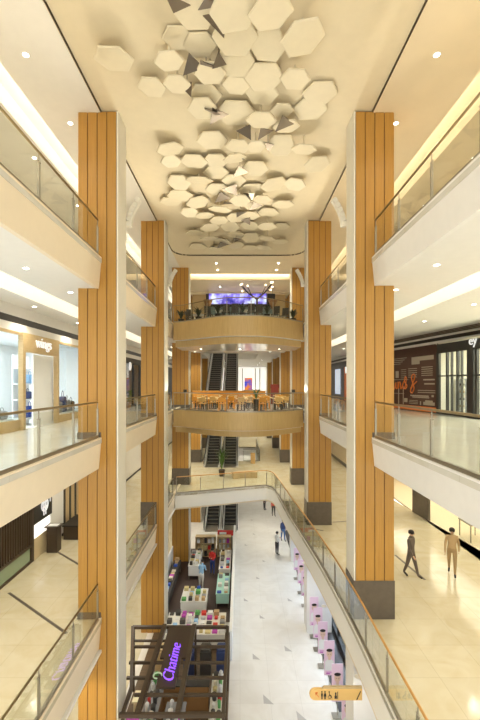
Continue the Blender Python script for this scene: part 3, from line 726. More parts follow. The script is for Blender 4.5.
blk(.15,.17,.35,1.5); blk(.27,.285,.35,1.5); blk(.0,.3,1.02,1.05); blk(.30,.38,.5,.75); blk(.0,.40,1.92,1.95)
mb.build('printed_blocks',MCREAM,bdm)
# orange script: 'unes &'
def stroke(mb,pts,w=.035):
    P=[Vector((a,b,0)) for a,b in pts]; out=[]
    for i in range(len(P)-1):
        a=P[max(i-1,0)]; b=P[i]; c=P[i+1]; d=P[min(i+2,len(P)-1)]
        for k in range(6):
            s=k/6; v=.5*((2*b)+(c-a)*s+(2*a-5*b+4*c-d)*s*s+(3*b-a-3*c+d)*s**3); out.append(v)
    out.append(P[-1]); mb.tube([mp(v.x,v.y,.06) for v in out],w,6)
mb=MB()
stroke(mb,[(0,1.8),(.02,1.35),(.06,1.35),(.09,1.75),(.10,1.35),(.14,1.45),(.15,1.8),(.16,1.35),(.18,1.75),(.21,1.7),(.22,1.35),(.25,1.45),(.29,1.75),(.31,1.85),(.28,1.7),(.27,1.45),(.30,1.35),(.34,1.6),(.36,2.0),(.33,2.1),(.32,1.8),(.37,1.55),(.34,1.35),(.31,1.4)])
stroke(mb,[(.46,1.35),(.50,1.6),(.56,2.1),(.53,2.25),(.48,2.1),(.50,1.8),(.54,1.4),(.50,1.1),(.46,1.2),(.50,1.5),(.60,1.8)])
mb.build('orange_script',MORANGE,bdm,smooth=True)
room(11.0,15,8,22.8,0,3.85,C('optical_wall',.75,.72,.60),'wall_right',1000,(1,.96,.82),'L')
t=thing('optical_shop_front','black framed glass shop front with lit white letters e y beside the brown hoarding','shop front',(mR.x,mR.y,0))
mb=MB()
for px,w in ((438.5,.22),(447.5,.09),(452.0,.04),(458,.10),(462,.04),(471,.42),(477,.15),):
    q=onw(px,0); wquad(mb,q-D*w/2,q+D*w/2,0,3.4,.14)
far=onw(438,0); nearp=Vector((12.25,8,0))
wquad(mb,A,far,3.35,3.9,.14); wquad(mb,A,far,2.05,2.12,.1); wquad(mb,A,far,0,.1,.12)
mb.build('frame',mat('shop_frame_black',(.03,.03,.028),.3),t)
mb=MB(); wquad(mb,A,far,.1,3.35,.012); mb.build('glass',SHOPG,t)
q=onw(470.5,3.58,.1); tm=text_mesh('ey',.6,.02); place_text(tm,(q.x,q.y,q.z),(-D.x,-D.y,0),(0,0,1)); tm.build('letters',LIT,t)
for i,(px,zz) in enumerate(((443,0),(452,0),(462,0))):
    q=onw(px,0,-1.3); mb=MB()
    for z in (.3,.7,1.1,1.5,1.9): wquad(mb,q-D*.5,q+D*.5,z,z+.04,.35)
    wquad(mb,q-D*.5,q-D*.46,0,1.95,.35); wquad(mb,q+D*.46,q+D*.5,0,1.95,.35)
    o=mb.build('display_shelf',SHOPW,loc=(q.x,q.y,0)); tag(o,'white open display shelf with eyewear, %s from left behind the black framed shop glass'%ords[i],'shelf')
    for z in (.34,.74,1.14,1.54):
        mb=MB()
        for k in range(4): c=q+D*(-.36+.24*k)+Vector((0,0,z+.08)); mb.ball(c,.09,8,(1,1,.7))
        o=mb.build('eyewear_row',random.choice((BRN,CHAR,TAN)),loc=(q.x,q.y,z)); tag(o,'row of eyewear cases, %s board up, %s display shelf from left'%(ords[[.34,.74,1.14,1.54].index(z)],ords[i]),'eyewear')
# level 3 right beyond: shops
t=thing('far_shop_front','dark shop front with an orange panel seen between the right columns at eye level','shop front',(10.3,45,0))
mb=MB(); mb.box(10.3,10.4,34,62,0,3.9); mb.build('wall_panel',mat('dark_shop',(.05,.05,.06),.4),t)
mb=MB(); mb.box(10.22,10.3,36,39.3,0.1,3.3); mb.build('orange_panel',MORANGE,t)
mb=MB(); mb.box(10.22,10.3,41,43,0.6,3.2); mb.build('lit_window',mat('dim_window',(.5,.55,.6),.3,emit=(.7,.8,1),es=.5),t)
mb=MB(); mb.box(10.20,10.3,36.4,38.8,2.7,3.3); mb.build('lit_sign',LITPANEL,t)
# level 2 right wall shops
def lw(px,py): return atz(px,py,L2)
room(9.6,13,8,34,L2,L2+3.6,mat('warm_shop',(.82,.72,.52),.5),'wall_right',380,(1,.90,.72),'L')
t=thing('lower_right_shop_front','open fronted warm lit shop with dark piers along the lower right gallery','shop front',(9.8,19,L2))
mb=MB()
w2=[(10.9,YN),(10.2,16.5),(9.25,25.0),(9.0,34)]
def w2x(y):
    for (a,b),(c,d) in zip(w2,w2[1:]):
        if y<=d: return a+(c-a)*(y-b)/(d-b)
for y0,y1,h in ((20.6,22.1,3.6),(16.2,16.5,3.6)):
    mb.bar((w2x(y0),y0,L2+h/2),(w2x(y1),y1,L2+h/2),.12,h)
mb.bar((w2x(8),8,L2+.18),(w2x(16.5),16.5,L2+.18),.12,.36)
mb.bar((w2x(25.5),25.5,L2+.1),(9.0,34,L2+.1),.12,.2)
mb.build('dark_frame',PLINTH,t)
mb=MB(); mb.bar((w2x(8)+.02,8,L2+1.9),(w2x(16.2)+.02,16.2,L2+1.9),.015,3.1); mb.bar((w2x(16.5)+.02,16.5,L2+1.8),(w2x(20.6)+.02,20.6,L2+1.8),.015,3.6); mb.build('glass',SHOPG,t)
mb=MB(); mb.box(9.0,9.1,34,62,L2,L2+3.6); mb.build('wall_panel',CREAM,t)
mb=MB(); mb.box(8.96,9.0,28,62,L2,L2+.25); mb.build('dark_skirting',PLINTH,t)
t=thing('flower_pedestal','square dark pedestal carrying a round red and white flower arrangement by the lower right shop','pedestal',(9.3,24.3,L2))
p=atz(402,499,L2); p=Vector((8.9,p.y+.2,L2))
t.location=p; ORG[t.name]=p
mb=MB(); mb.box(p.x-.28,p.x+.28,p.y-.28,p.y+.28,L2,L2+.75); mb.box(p.x-.6,p.x+.35,p.y-.3,p.y+.3,L2,L2+.12); mb.build('pedestal',PLINTH,t,bevel=.01)
f=thing('flower_arrangement','round arrangement of dark red flowers on the square dark pedestal','flowers',(p.x,p.y,L2+.75))
mb=MB(); mb.lathe([(.08,0),(.13,.12),(.1,.22)],(p.x,p.y,L2+.75),12); mb.build('vase',WHITEG,f,smooth=True)
mb=MB()
for k in range(60):
    a=R()*6.28; b=R()*3.14; v=Vector((math.sin(b)*math.cos(a),math.sin(b)*math.sin(a),math.cos(b)))*.3; mb.ball(Vector((p.x,p.y,L2+1.15))+v,.06,6)
mb.build('blossoms',mat('dark_red_petals',(.22,.03,.03),.6,noise=.5,scale=8,col2=(.5,.4,.36)),f)
mb=MB(); q0=atz(426,520,L2); tag(MB().box(8.2,8.75,26.0,27.2,L2,L2+.5).build('bench',PLINTH,loc=(8.8,26.5,L2),bevel=.02),'low dark bench beside the flower pedestal','bench')
p=Vector((10.6,18.2,L2)); t=thing('jewellery_case','small glass display case on thin legs inside the lower right shop','display case',p)
mb=MB(); mb.box(p.x-.4,p.x+.4,p.y-.5,p.y+.5,L2+.75,L2+.8)
for a in(-.36,.36):
    for b in (-.45,.45): mb.box(p.x+a-.02,p.x+a+.02,p.y+b-.02,p.y+b+.02,L2,L2+.75)
mb.build('stand',STEEL,t); MB().box(p.x-.4,p.x+.4,p.y-.5,p.y+.5,L2+.8,L2+1.1).build('glass_box',SHOPG,t)
p=Vector((10.9,15.0,L2+.0)); mb=MB(); mb.box(p.x-.25,p.x+.25,p.y-.2,p.y+.2,L2,L2+.8)
tag(mb.build('display_plinth',WHITEG,loc=p),'white plinth in the nearest lower right shop window','plinth')
mb=MB(); mb.tube([(p.x,p.y-.15,L2+.82),(p.x,p.y-.15,L2+1.1),(p.x,p.y+.15,L2+1.1),(p.x,p.y+.15,L2+.82),(p.x,p.y-.15,L2+.82)],.018,6)
tag(mb.build('picture_stand',CHAR,loc=(p.x,p.y,L2+.8)),'small dark square frame standing on the white window plinth','frame')
# ---------------------------------------------------------------- ground floor right: dark blue shop glazing and standing banners
room(4.9,9,6,36,L1,L2-1.05,C('cool_shop',.45,.52,.65),'wall_right',1300,(.78,.87,1),'L')
t=thing('ground_floor_glazing','dark blue glazed ground floor shop front behind the row of pink banners','shop front',(4.75,14,L1))
mb=MB()
for k in range(16): mb.box(4.7,4.82,6+k*1.9,6.08+k*1.9,L1+.3,L2-1.0)
mb.box(4.68,4.84,6,36,L1,L1+.3); mb.box(4.7,4.82,6,36,L1+2.3,L1+2.36); mb.build('frame',BLACK,t)
for k in range(15):
    mb=MB(); mb.box(4.75,4.77,6.1+k*1.9,7.88+k*1.9,L1+.3,L2-1.0); mb.build('pane',BLUEG if k<4 else SHOPG,t)
mb=MB(); mb.box(3.75,4.66,6,34,L1,L1+.04); struct(mb,'trim_46',C('black_stone_floor',.06,.055,.06,.25))
ban=thing('banner_stand','x','banner')
mb=MB(); mb.box(-.21,.21,-.012,.012,.55,1.95); bp=mb.build('banner_panel',PINK,ban)
mb=MB(); mb.box(-.06,.06,-.03,.03,0,.03); mb.box(-.2,.2,-.15,.15,0,.025); mb.tube([(0,.02,.02),(0,.02,1.9)],.014,8); mb.build('pole',STEEL,ban)
# portrait printed on the banner, a slim relief
def disc(mb,x,z,rx,rz,y,n=18): mb.add([(x+rx*math.cos(2*math.pi*k/n),y,z+rz*math.sin(2*math.pi*k/n)) for k in range(n)]+[(x+rx*math.cos(2*math.pi*k/n),y+.003,z+rz*math.sin(2*math.pi*k/n)) for k in range(n)],[tuple(range(n)),tuple(range(n,2*n))[::-1]]+[(k,(k+1)%n,n+(k+1)%n,n+k) for k in range(n)])
mb=MB(); mb.add([(-.19,-.018,.75),(.19,-.018,.75),(.17,-.018,1.12),(.06,-.018,1.22),(-.06,-.018,1.22),(-.17,-.018,1.12)],[(0,1,2,3,4,5)]); mb.build('printed_shirt',WSHIRT,bp)
mb=MB(); disc(mb,0,1.44,.12,.16,-.024); mb.box(-.05,.05,-.024,-.019,1.18,1.32); fc=mb.build('printed_face',C('print_skin',.72,.50,.38),bp)
mb=MB(); disc(mb,0,1.575,.125,.065,-.028); mb.box(-.06,-.03,-.03,-.026,1.41,1.425); mb.box(.03,.06,-.03,-.026,1.41,1.425); mb.build('printed_hair',HAIR,bp)
mb=MB(); mb.box(-.13,.02,-.02,-.016,.60,.64); mb.box(-.13,.1,-.02,-.016,.67,.69); mb.build('printed_lines',MAG,bp)
for i,y in enumerate((13.5,14.95,16.3,17.6,18.7,19.65,21.2,22.4,23.8,25.5)):
    lab='pink portrait banner of a man in white, %s in the row from the camera'%ords[i]
    if i==0: put(ban,(3.64,y,L1+.04),0,lab,'pink portrait banners')
    else: dup(ban,(3.64,y,L1+.04),0,lab,'pink portrait banners')
# hanging direction sign
p=Vector((2.55,10.5,-6.5)); t=thing('direction_sign','orange yellow rounded direction sign with restroom symbols projecting from the lower right gallery edge','sign',p)
mb=MB(); x0,x1,z0,z1=1.82,3.2,-6.63,-6.33; pts=[]
for k in range(9):
    a=math.pi/2+k*math.pi/8; pts.append((x0+.15+.15*math.cos(a),(z0+z1)/2+.15*math.sin(a)))
pts += [(x1,z0),(x1,z1)]
mb.ext(pts,10.46,10.54); bd=mb.build('board',mat('sign_yellow',(.78,.50,.17),.4),t,bevel=.01)
mb=MB(); mb.ext([(2.15,z1),(3.2,z1),(3.2,z1+.05),(2.2,z1+.05)],10.47,10.53); mb.build('top_bracket',WOODL,t)
mb=MB(); zc=(z0+z1)/2
mb.bar((1.98,10.45,zc+.06),(2.06,10.45,zc-.05),.012,.02,up=(0,1,0)); mb.bar((1.97,10.45,zc+.06),(2.03,10.45,zc+.06),.012,.02,up=(0,1,0)); mb.bar((1.98,10.45,zc+.07),(1.98,10.45,zc+.0),.012,.02,up=(0,1,0))
mb.build('arrow',MORANGE,bd)
mb=MB()
def man(x,skirt):
    mb.ball((x,10.45,zc+.085),.02,8,(1,.3,1)); w=.035 if skirt else .022
    mb.add([(x-.022,10.445,zc+.055),(x+.022,10.445,zc+.055),(x+w,10.445,zc-.03),(x-w,10.445,zc-.03)],[(0,1,2,3)])
    mb.bar((x-.012,10.45,zc-.03),(x-.012,10.45,zc-.1),.014,.014); mb.bar((x+.012,10.45,zc-.03),(x+.012,10.45,zc-.1),.014,.014)
man(2.14,False); man(2.22,True)
mb.ball((2.33,10.45,zc+.085),.018,8,(1,.3,1)); mb.bar((2.33,10.45,zc+.06),(2.34,10.45,zc-.01),.02,.014); mb.bar((2.34,10.45,zc-.01),(2.38,10.45,zc-.01),.014,.014,up=(0,1,0)); mb.bar((2.38,10.45,zc-.01),(2.40,10.45,zc-.08),.014,.014)
for k in range(8):
    a0=k*math.pi/4; a1=a0+math.pi/4; mb.bar((2.34+.04*math.cos(a0),10.45,zc-.05+.04*math.sin(a0)),(2.34+.04*math.cos(a1),10.45,zc-.05+.04*math.sin(a1)),.008,.01,up=(0,1,0))
mb.box(2.47,2.53,10.445,10.455,zc-.09,zc-.02); mb.ball((2.50,10.45,zc+.05),.022,8,(1,.3,1)); mb.box(2.485,2.515,10.445,10.455,zc-.02,zc+.03)
mb.box(2.545,2.56,10.445,10.455,zc-.09,zc+.09)
mb.build('symbols',BLACK,bd)
mb=MB(); mb.bar((3.05,10.45,zc-.12),(3.15,10.45,zc+.1),.012,.02,up=(0,1,0)); mb.build('edge_stripe',BLACK,t)
# ---------------------------------------------------------------- people
def person(label, loc, rz, top, legs, arm='down', stride=0, sleeves=True, lean=0, h=1.0, carry=None):
    t=thing('person',label,'person',(0,0,0))
    V=[];E=[];RR=[];K=[]
    def a(p,r,par,k):
        V.append(Vector(p)); RR.append(r if isinstance(r,tuple) else (r,r)); K.append(k)
        if par is not None: E.append((par,len(V)-1))
        return len(V)-1
    fy=-1
    L=lambda z:Vector((0,-lean*max(0,z-.93),0))
    pel=a((0,0,.94),(.155,.11),None,'leg'); wa=a(Vector((0,0,1.10))+L(1.10),(.135,.095),pel,'top'); ch=a(Vector((0,0,1.30))+L(1.3),(.165,.11),wa,'top')
    nb=a(Vector((0,0,1.43))+L(1.43),(.075,.07),ch,'top'); nk=a(Vector((0,-.01,1.50))+L(1.5),.05,nb,'skin'); hd=a(Vector((0,-.025,1.59))+L(1.59),(.078,.09),nk,'skin'); a(Vector((0,-.02,1.69))+L(1.69),(.055,.065),hd,'skin')
    hands=[]
    for s in (-1,1):
        sh=a(Vector((.17*s,0,1.40))+L(1.4),.062,ch,'top')
        if arm=='down': e=Vector((.215*s,.03,1.13)); w=Vector((.225*s,-.05,.90)); hn=Vector((.22*s,-.08,.83))
        elif arm=='hold': e=Vector((.22*s,.0,1.14)); w=Vector((.10*s,-.24,1.16)); hn=Vector((.06*s,-.30,1.18))
        else: e=Vector((.22*s,-.10,1.15)); w=Vector((.17*s,-.32,1.05)); hn=Vector((.15*s,-.39,1.03))
        if stride and arm=='down': e.y+=stride*.3*s; w.y+=stride*.6*s; hn.y+=stride*.7*s
        e=e+L(e.z); w=w+L(w.z); hn=hn+L(hn.z)
        ei=a(e,.045,sh,'top'); wi=a(w,.030,ei,'top' if sleeves else 'skin'); a(hn,(.035,.022),wi,'skin'); hands.append((w,hn,s))
        dy=-stride*s
        hp=a((.095*s,0,.88),.10,pel,'leg'); kn=a((.10*s,dy*.45-.03*abs(stride)*2,.50),.065,hp,'leg'); an=a((.10*s,dy,.10+(.06 if dy>0 else 0)),.042,kn,'leg'); a((.11*s,dy-.16,.045+(.0 if dy>0 else 0)),(.04,.035),an,'shoe')
    me=bpy.data.meshes.new('body_src'); me.from_pydata(V,E,[]); o=bpy.data.objects.new('body_src',me); COL.objects.link(o)
    sk=o.modifiers.new('skin','SKIN'); sv=me.skin_vertices[0].data
    for i,r in enumerate(RR): sv[i].radius=r
    sv[0].use_root=True
    sb=o.modifiers.new('sub','SUBSURF'); sb.levels=2; sb.render_levels=2
    dg=bpy.context.evaluated_depsgraph_get(); dg.update()
    m2=bpy.data.meshes.new_from_object(o.evaluated_get(dg)); bpy.data.objects.remove(o)
    mb=MB(); mats=[top,legs,SKIN,SHOE]; idx={'top':0,'leg':1,'skin':2,'shoe':3}
    vs=[v.co.copy() for v in m2.vertices]; mb.v=vs
    for p in m2.polygons:
        c=p.center; best=None
        for (i,j) in E:
            A_,B_=V[i],V[j]; d=B_-A_; s=max(0,min(1,(c-A_).dot(d)/d.length_squared)); dd=(A_+d*s-c).length-(.5*(RR[i][0]+RR[j][0]))
            if best is None or dd<best[0]: best=(dd,K[j] if s>.25 else (K[i] if K[i]!='leg' or K[j]=='leg' else 'leg'))
        k=best[1]
        if K and c.z<.07: k='shoe'
        mb.f.append(list(p.vertices)); mb.m.append(idx[k])
    for w,hn,s in hands:
        d=(hn-w).normalized(); side=Vector((1,0,0)) if abs(d.x)<.7 else Vector((0,0,1)); side=(side-d*side.dot(d)).normalized()
        if abs(d.z)>.8: side=Vector((0,1,0))
        b=hn+d*.01
        for q,l in ((-.024,.058),(-.008,.070),(.008,.066),(.024,.050)):
            st=b+side*q; nrm=side.cross(d)*-.02*s; mb.tube([st-d*.02,st+d*l*.5,st+d*l+nrm],[.0085,.0085,.006],6,2)
        st=hn-d*.02+side*-.025; mb.tube([st,st-side*.02+d*.02,st-side*.03+d*.05],[.010,.010,.007],6,2)
    hp=Vector((0,-.025,1.60))+L(1.6)
    mb.tube([hp+Vector((0,-.085,.01)),hp+Vector((0,-.108,-.012)),hp+Vector((0,-.09,-.02))],[.008,.014,.012],6,2)
    for s in (-1,1): mb.ball(hp+Vector((.085*s,.01,-.005)),.022,8,(.5,.8,1.3),2)
    mb.build('body',mats,t,smooth=True)
    e=MB()
    for s in (-1,1): e.ball(hp+Vector((.03*s,-.086,.015)),.009,8)
    e.box(hp.x-.022,hp.x+.022,hp.y-.092,hp.y-.084,hp.z-.045,hp.z-.039); e.build('eyes_and_mouth',HAIR,t)
    hm=MB(); n=14
    prof=[(.092,-.02),(.1,.03),(.094,.07),(.07,.10),(.035,.118),(.003,.122)]
    tt=MB().lathe(prof,(0,0,0),n)
    hm.add([hp+Vector((v.x*.98,v.y*1.08+.018,v.z+.01)) for v in tt.v],tt.f); hm.build('hair',HAIR,t,smooth=True)
    if carry:
        cm=MB(); cm.box(.20,.24,-.20,.12,.55,.82); cm.tube([(.22,-.1,.82),(.22,-.08,.9),(.22,0,.9),(.22,.03,.82)],.008,6); cm.build('carried_bag',carry,t)
    put(t,loc,rz); t.scale=(h,h,h); return t
p=atz(277,555,L1); person('person in a white shirt and black trousers standing on the ground floor',p,2.2,WSHIRT,C('black_trousers',.02,.02,.025),'hold')
p=atz(283,541,L1); person('person in a dark jacket and blue jeans walking on the ground floor',p,.4,NAVY,JEAN,'down',.12)
p=atz(273.5,516,L1); person('person in an orange red top farther along the ground floor',p,.2,C('orange_red_cloth',.70,.12,.06),CHAR,'down',.1)
p=atz(264.5,510,L1); person('person in a dark red top farthest away on the ground floor',p,1.0,C('maroon_cloth',.30,.04,.04),CHAR,'down')
p=atz(411,577,L2); person('person in dark clothes walking past the nearest right column on the second level',p,.7,C('dark_top',.13,.10,.08),C('dark_trousers',.12,.09,.07),'down',.22)
p=atz(452,574,L2); person('person in tan clothes walking by the lower right shop windows',p,-.5,TAN,C('tan_trousers',.42,.28,.13),'down',.22)
# ---------------------------------------------------------------- dining furniture
def chair(seatm,legm,lab,back=.82,low=.40):
    t=thing('dining_chair',lab,'chair')
    mb=MB(); mb.box(-.22,.22,-.21,.21,.43,.47); mb.build('seat',seatm,t,bevel=.01)
    mb=MB(); mb.add([(-.21,.17,.55),(.21,.17,.55),(.21,.20,.55),(-.21,.20,.55),(-.20,.24,back),(.20,.24,back),(.20,.27,back),(-.20,.27,back)],[(0,3,2,1),(4,5,6,7),(0,1,5,4),(1,2,6,5),(2,3,7,6),(3,0,4,7)]); mb.build('backrest',seatm,t)
    for sx in (-1,1):
        for sy in (-1,1):
            mb=MB(); tp=(sx*.19,sy*.18,.44); bt=(sx*.21,sy*.21,0); mb.bar(bt,tp,.035,.035)
            if sy>0: mb.bar(tp,(sx*.18,.22,.58),.03,.03)
            mb.build('leg',legm,t)
    return t
def table(topm,legm,lab,w=.75,d=.75):
    t=thing('dining_table',lab,'table')
    mb=MB(); mb.box(-w/2,w/2,-d/2,d/2,.71,.75); mb.build('tabletop',topm,t,bevel=.008)
    mb=MB(); mb.tube([(0,0,.03),(0,0,.71)],.035,8); mb.build('pedestal',legm,t)
    mb=MB(); mb.lathe([(.24,0),(.24,.02),(.04,.04)],(0,0,0),16); mb.build('foot',legm,t)
    return t
ch=chair(ORANGE,ORANGE,'x'); ch2=chair(CHAR,CHAR,'x',1.0); ch3=chair(mat('light_wood',(.74,.46,.16),.45),CHAR,'x')
tb=table(mat('table_wood',(.80,.55,.25),.4),CHAR,'x'); used=set()
def inst(src,loc,rz,lab,grp):
    if src.name not in used: used.add(src.name); put(src,loc,rz,lab,grp); return src
    return dup(src,loc,rz,lab,grp)
random.seed(21)
rowsd=[24.9,27.0,29.6,31.7]
for ri,y in enumerate(rowsd):
    xs=[-3.0,-1.8,-.6,.6,1.8,3.0] if ri!=0 else [-2.3,-1.1,.1,1.3,2.4]
    for ci,x in enumerate(xs):
        yy=y+random.uniform(-.1,.1)+(.3 if ri==0 and abs(x)>2 else 0)
        inst(tb,(x,yy,L3),0,'square pale wood dining table, %s from left in %s row back from railing'%(ords[ci],ords[ri]),'dining tables on the eye level bridge')
        src=ch if (ci+ri)%2 else ch3; nm='orange' if src is ch else 'pale wood'
        for dy,w,rz in ((.52,'far',0),(-.52,'near',math.pi)):
            inst(src,(x+random.uniform(-.06,.06),yy+dy*1.05,L3),rz+random.uniform(-.15,.15),'%s dining chair, %s side of %s table from left, %s row back'%(nm,w,ords[ci],ords[ri]),'dining chairs on the eye level bridge')
# orange counter behind
t=thing('orange_counter','long orange counter behind the dining tables on the eye level bridge','counter',(-1,33.4,0))
mb=MB(); mb.box(-3.9,2.1,33.0,33.5,0,1.05); mb.build('counter_front',ORANGE,t,bevel=.01)
mb=MB(); mb.box(-3.95,2.15,32.95,33.55,1.05,1.1); mb.build('counter_top',mat('counter_yellow',(.85,.48,.10),.35),t)
mb=MB(); mb.box(2.55,3.15,32.8,33.2,0,1.3); mb.box(2.5,3.2,32.75,33.25,1.3,1.62); tag(mb.build('menu_stand',C('dark_red',.22,.03,.02),loc=(2.9,33,0)),'dark red menu stand right of the orange counter','menu stand')
def leafy(cx,cy,z,h,n,nm,lab,r=.35,potm=DBROWN,ph=.45,pr=.2,lm=LEAF,seed=1):
    random.seed(seed)
    t=thing(nm,lab,'plant',(cx,cy,z))
    mb=MB(); mb.lathe([(pr*.75,0),(pr,ph),(pr*.9,ph),(pr*.85,ph-.05)],(cx,cy,z),14); mb.build('pot',potm,t)
    mb=MB()
    for k in range(n):
        a=R()*6.28; e=r*(.5+R()*.8); b=Vector((cx,cy,z+ph-.03)); hh=(h-ph)*(.6+.4*R())
        mid=b+Vector((math.cos(a)*e*.35,math.sin(a)*e*.35,hh*.7)); tip=b+Vector((math.cos(a)*e,math.sin(a)*e,hh)); s=Vector((-math.sin(a),math.cos(a),0))*.045
        mb.add([b-s*.3,b+s*.3,mid+s,tip,mid-s],[(0,1,2,3,4)])
    mb.build('leaves',lm,t); return t
leafy(.95,23.6,L3,1.45,26,'potted_plant','tall green potted plant standing by the railing on the eye level bridge',.3,DBROWN,.75,.17,seed=2)
p=atz(221,480,L2); leafy(p.x,30.6,L2,2.3,34,'potted_plant','tall spiky potted palm in a dark pot on the second level before the escalators',.6,DBROWN,.5,.25,seed=3)
mb=MB(); pts=[(-.9,30.0),(-.4,30.5),(.6,30.6),(1.0,30.4),(1.0,29.9),(.5,30.05),(-.3,29.9),(-.8,29.55)]
tag(mb.prism([(x+.3,y) for x,y in pts],L2,L2+.45).build('curved_bench',WOODL,loc=(0,30,L2),bevel=.02),'low curved pale wood bench beside the potted palm on the second level','bench')
mb=MB(); mb.box(.95,1.35,38.3-2.9,38.7-2.9,L2,L2+.9); tag(mb.build('wood_bin',mat('bin_wood',(.66,.42,.16),.5),loc=(1.1,35.6,L2),bevel=.01),'small square pale wood bin at the foot of the escalators','bin')
# top level restaurant
ck=0
tb2=table(C('ivory_top',.62,.60,.52),CHAR,'x',.8,.8)
ch4=chair(C('ivory_seat',.62,.55,.42),CHAR,'x',.9)
for ri,y in enumerate((24.1,26.6,29.6)):
    for ci,x in enumerate((-2.75,-1.1,.55,2.15)):
        yb=y+((1.9 if abs(x)>1.6 else .5) if ri==0 else .8 if ri==1 else .5)
        inst(tb2,(x,yb,L4),0,'ivory topped table, %s from left in %s row back, top level bridge'%(ords[ci],ords[ri]),'ivory topped tables on the top level bridge')
        for dx,w,rz in ((-.5,'left',math.pi/2),(.5,'right',-math.pi/2)):
            iv=(ci*2+ri+(w=='left'))%3==0
            inst(ch4 if iv else ch2,(x+dx*1.12,yb+random.uniform(-.12,.12),L4),rz,('ivory' if iv else 'dark')+' chair %s of %s table from left, %s row, top level bridge'%(w,ords[ci],ords[ri]),'restaurant chairs on the top level bridge')
random.seed(9)
for i,(x,y) in enumerate(((-3.75,25.45),(-2.55,24.6),(-1.3,23.6),(.15,23.2),(1.6,23.7),(3.35,25.2))):
    leafy(x,y,L4,1.0,46,'potted_shrub','dark leafy planter, %s from left along the top level bridge railing'%ords[i],.42,BLACK,.38,.2,lm=mat('dark_leaf',(.03,.045,.02),.5),seed=30+i)
for i,(x,y,rz) in enumerate(((-3.15,25.1,.3),(-1.9,24.05,.4),(-.8,23.35,.1),(-.3,23.25,0),(.65,23.25,-.1),(1.1,23.4,-.2),(2.15,24.1,-.4),(2.75,24.65,-.4))):
    inst(ch2,(x,y+.1,L4),rz,'dark restaurant chair backed against the top level bridge railing, %s from left'%ords[i],'restaurant chairs on the top level bridge')
t=thing('branching_lamp_tree','bare dark branching lamp tree with glowing tips on the top level bridge','lamp tree',(1.2,28.3,L4))
b=Vector((1.2,28.3,L4)); 
mb=MB(); mb.lathe([(.34,0),(.34,.7),(.3,.75)],b,14); mb.build('planter',BLACK,t)
mb=MB(); fork=b+Vector((0,0,2.25)); mb.tube([b+Vector((0,0,.7)),b+Vector((.02,0,1.5)),fork],[.09,.075,.065],8)
tips=[]
for dx,dz,dy in ((-1.15,.95,0),(1.1,1.15,.1)):
    e=fork+Vector((dx,dy,dz)); m1=fork+Vector((dx*.5,dy*.5,dz*.42)); mb.tube([fork,m1,e],[.06,.045,.025],8); tips.append(e)
    for q,zz in ((.35,.75),(.7,.45),(.55,-.05)):
        b0=fork.lerp(e,q); tp=b0+Vector((dx*.22*(1 if zz>.2 else 1.6),.15,zz*.7+.05)); mb.tube([b0,tp],[.03,.015],6); tips.append(tp)
brn=mb.build('branches',DBROWN,t)
for tp in tips:
    mb=MB(); mb.ball(tp+Vector((0,0,.07)),.07,10); mb.build('globe_lamp',mat('globe_glow',(1,.9,.7),.4,emit=(1,.82,.5),es=3),brn,smooth=True)
# restaurant front with led screen
t=thing('restaurant_front','dark glazed restaurant front at the back of the top level','shop front',(0,34.4,L4))
mb=MB(); mb.box(-2.9,3.0,34.2,34.4,L4,L4+.3); mb.box(-2.9,3.0,34.2,34.4,8.25,8.45)
for x in (-2.9,-1.45,0,1.45,2.85): mb.box(x,x+.15,34.15,34.4,L4,9.35)
mb.build('frame',BLACK,t)
for i,x in enumerate((-2.75,-1.3,.15,1.6)):
    mb=MB(); mb.box(x,x+1.28,34.28,34.3,L4+.3,8.25); mb.build('window_pane',mat('teal_glass',(.16,.21,.20),.2),t)
mb=MB(); mb.box(2.34,2.99,34.1,34.14,8.3,9.345); mb.build('side_panel',BLACK,t)
def led():
    m=bpy.data.materials.new('led_screen'); m.use_nodes=True; nt=m.node_tree; b=nt.nodes['Principled BSDF']; b.inputs['Base Color'].default_value=(0,0,0,1)
    tc=nt.nodes.new('ShaderNodeTexCoord'); nz=nt.nodes.new('ShaderNodeTexNoise'); nz.inputs['Scale'].default_value=1.3; nz.inputs['Detail'].default_value=3; rp=nt.nodes.new('ShaderNodeValToRGB')
    e=rp.color_ramp.elements; e[0].color=(.03,.03,.35,1); e[0].position=.38; e[1].color=(.75,.80,1,1); e[1].position=.62; q=e.new(.48); q.color=(.22,.16,.75,1)
    nt.links.new(tc.outputs['Object'],nz.inputs[0]); nt.links.new(nz.outputs[0],rp.inputs[0]); nt.links.new(rp.outputs[0],b.inputs['Emission Color']); b.inputs['Emission Strength'].default_value=1.3; return m
t=thing('led_screen','wide blue and purple video screen above the top level restaurant front','screen',(-.2,34,8.4))
mb=MB(); mb.box(-2.65,2.25,33.98,34.03,8.45,9.33); mb.build('display',led(),t)
mb=MB(); mb.box(-2.72,2.32,34.03,34.14,8.42,9.345); mb.build('casing',BLACK,t)
for s in (-1,1):
    mb=MB(); x0,x1=((-4.1,-2.92) if s<0 else (3.02,3.9)); mb.box(x0,x1,34.5,34.6,L4,9.35); struct(mb,'wall_back',WOODL)
# drum pendants
for i,(x,y) in enumerate(((-2.6,32.5),(2.65,32.5))):
    t=thing('cone_lamp','dark cone shaped lampshade hanging on the %s of the top level restaurant front'%('left','right')[i],'pendant lamp',(x,y,8.2))
    mb=MB(); mb.lathe([(.12,7.75),(.38,8.45)],(x,y,0),16); mb.build('shade',C('brown_shade',.28,.14,.06),t,smooth=False)
    mb=MB(); mb.tube([(x,y,8.4),(x,y,9.35)],.01,6); mb.build('cord',BLACK,t)
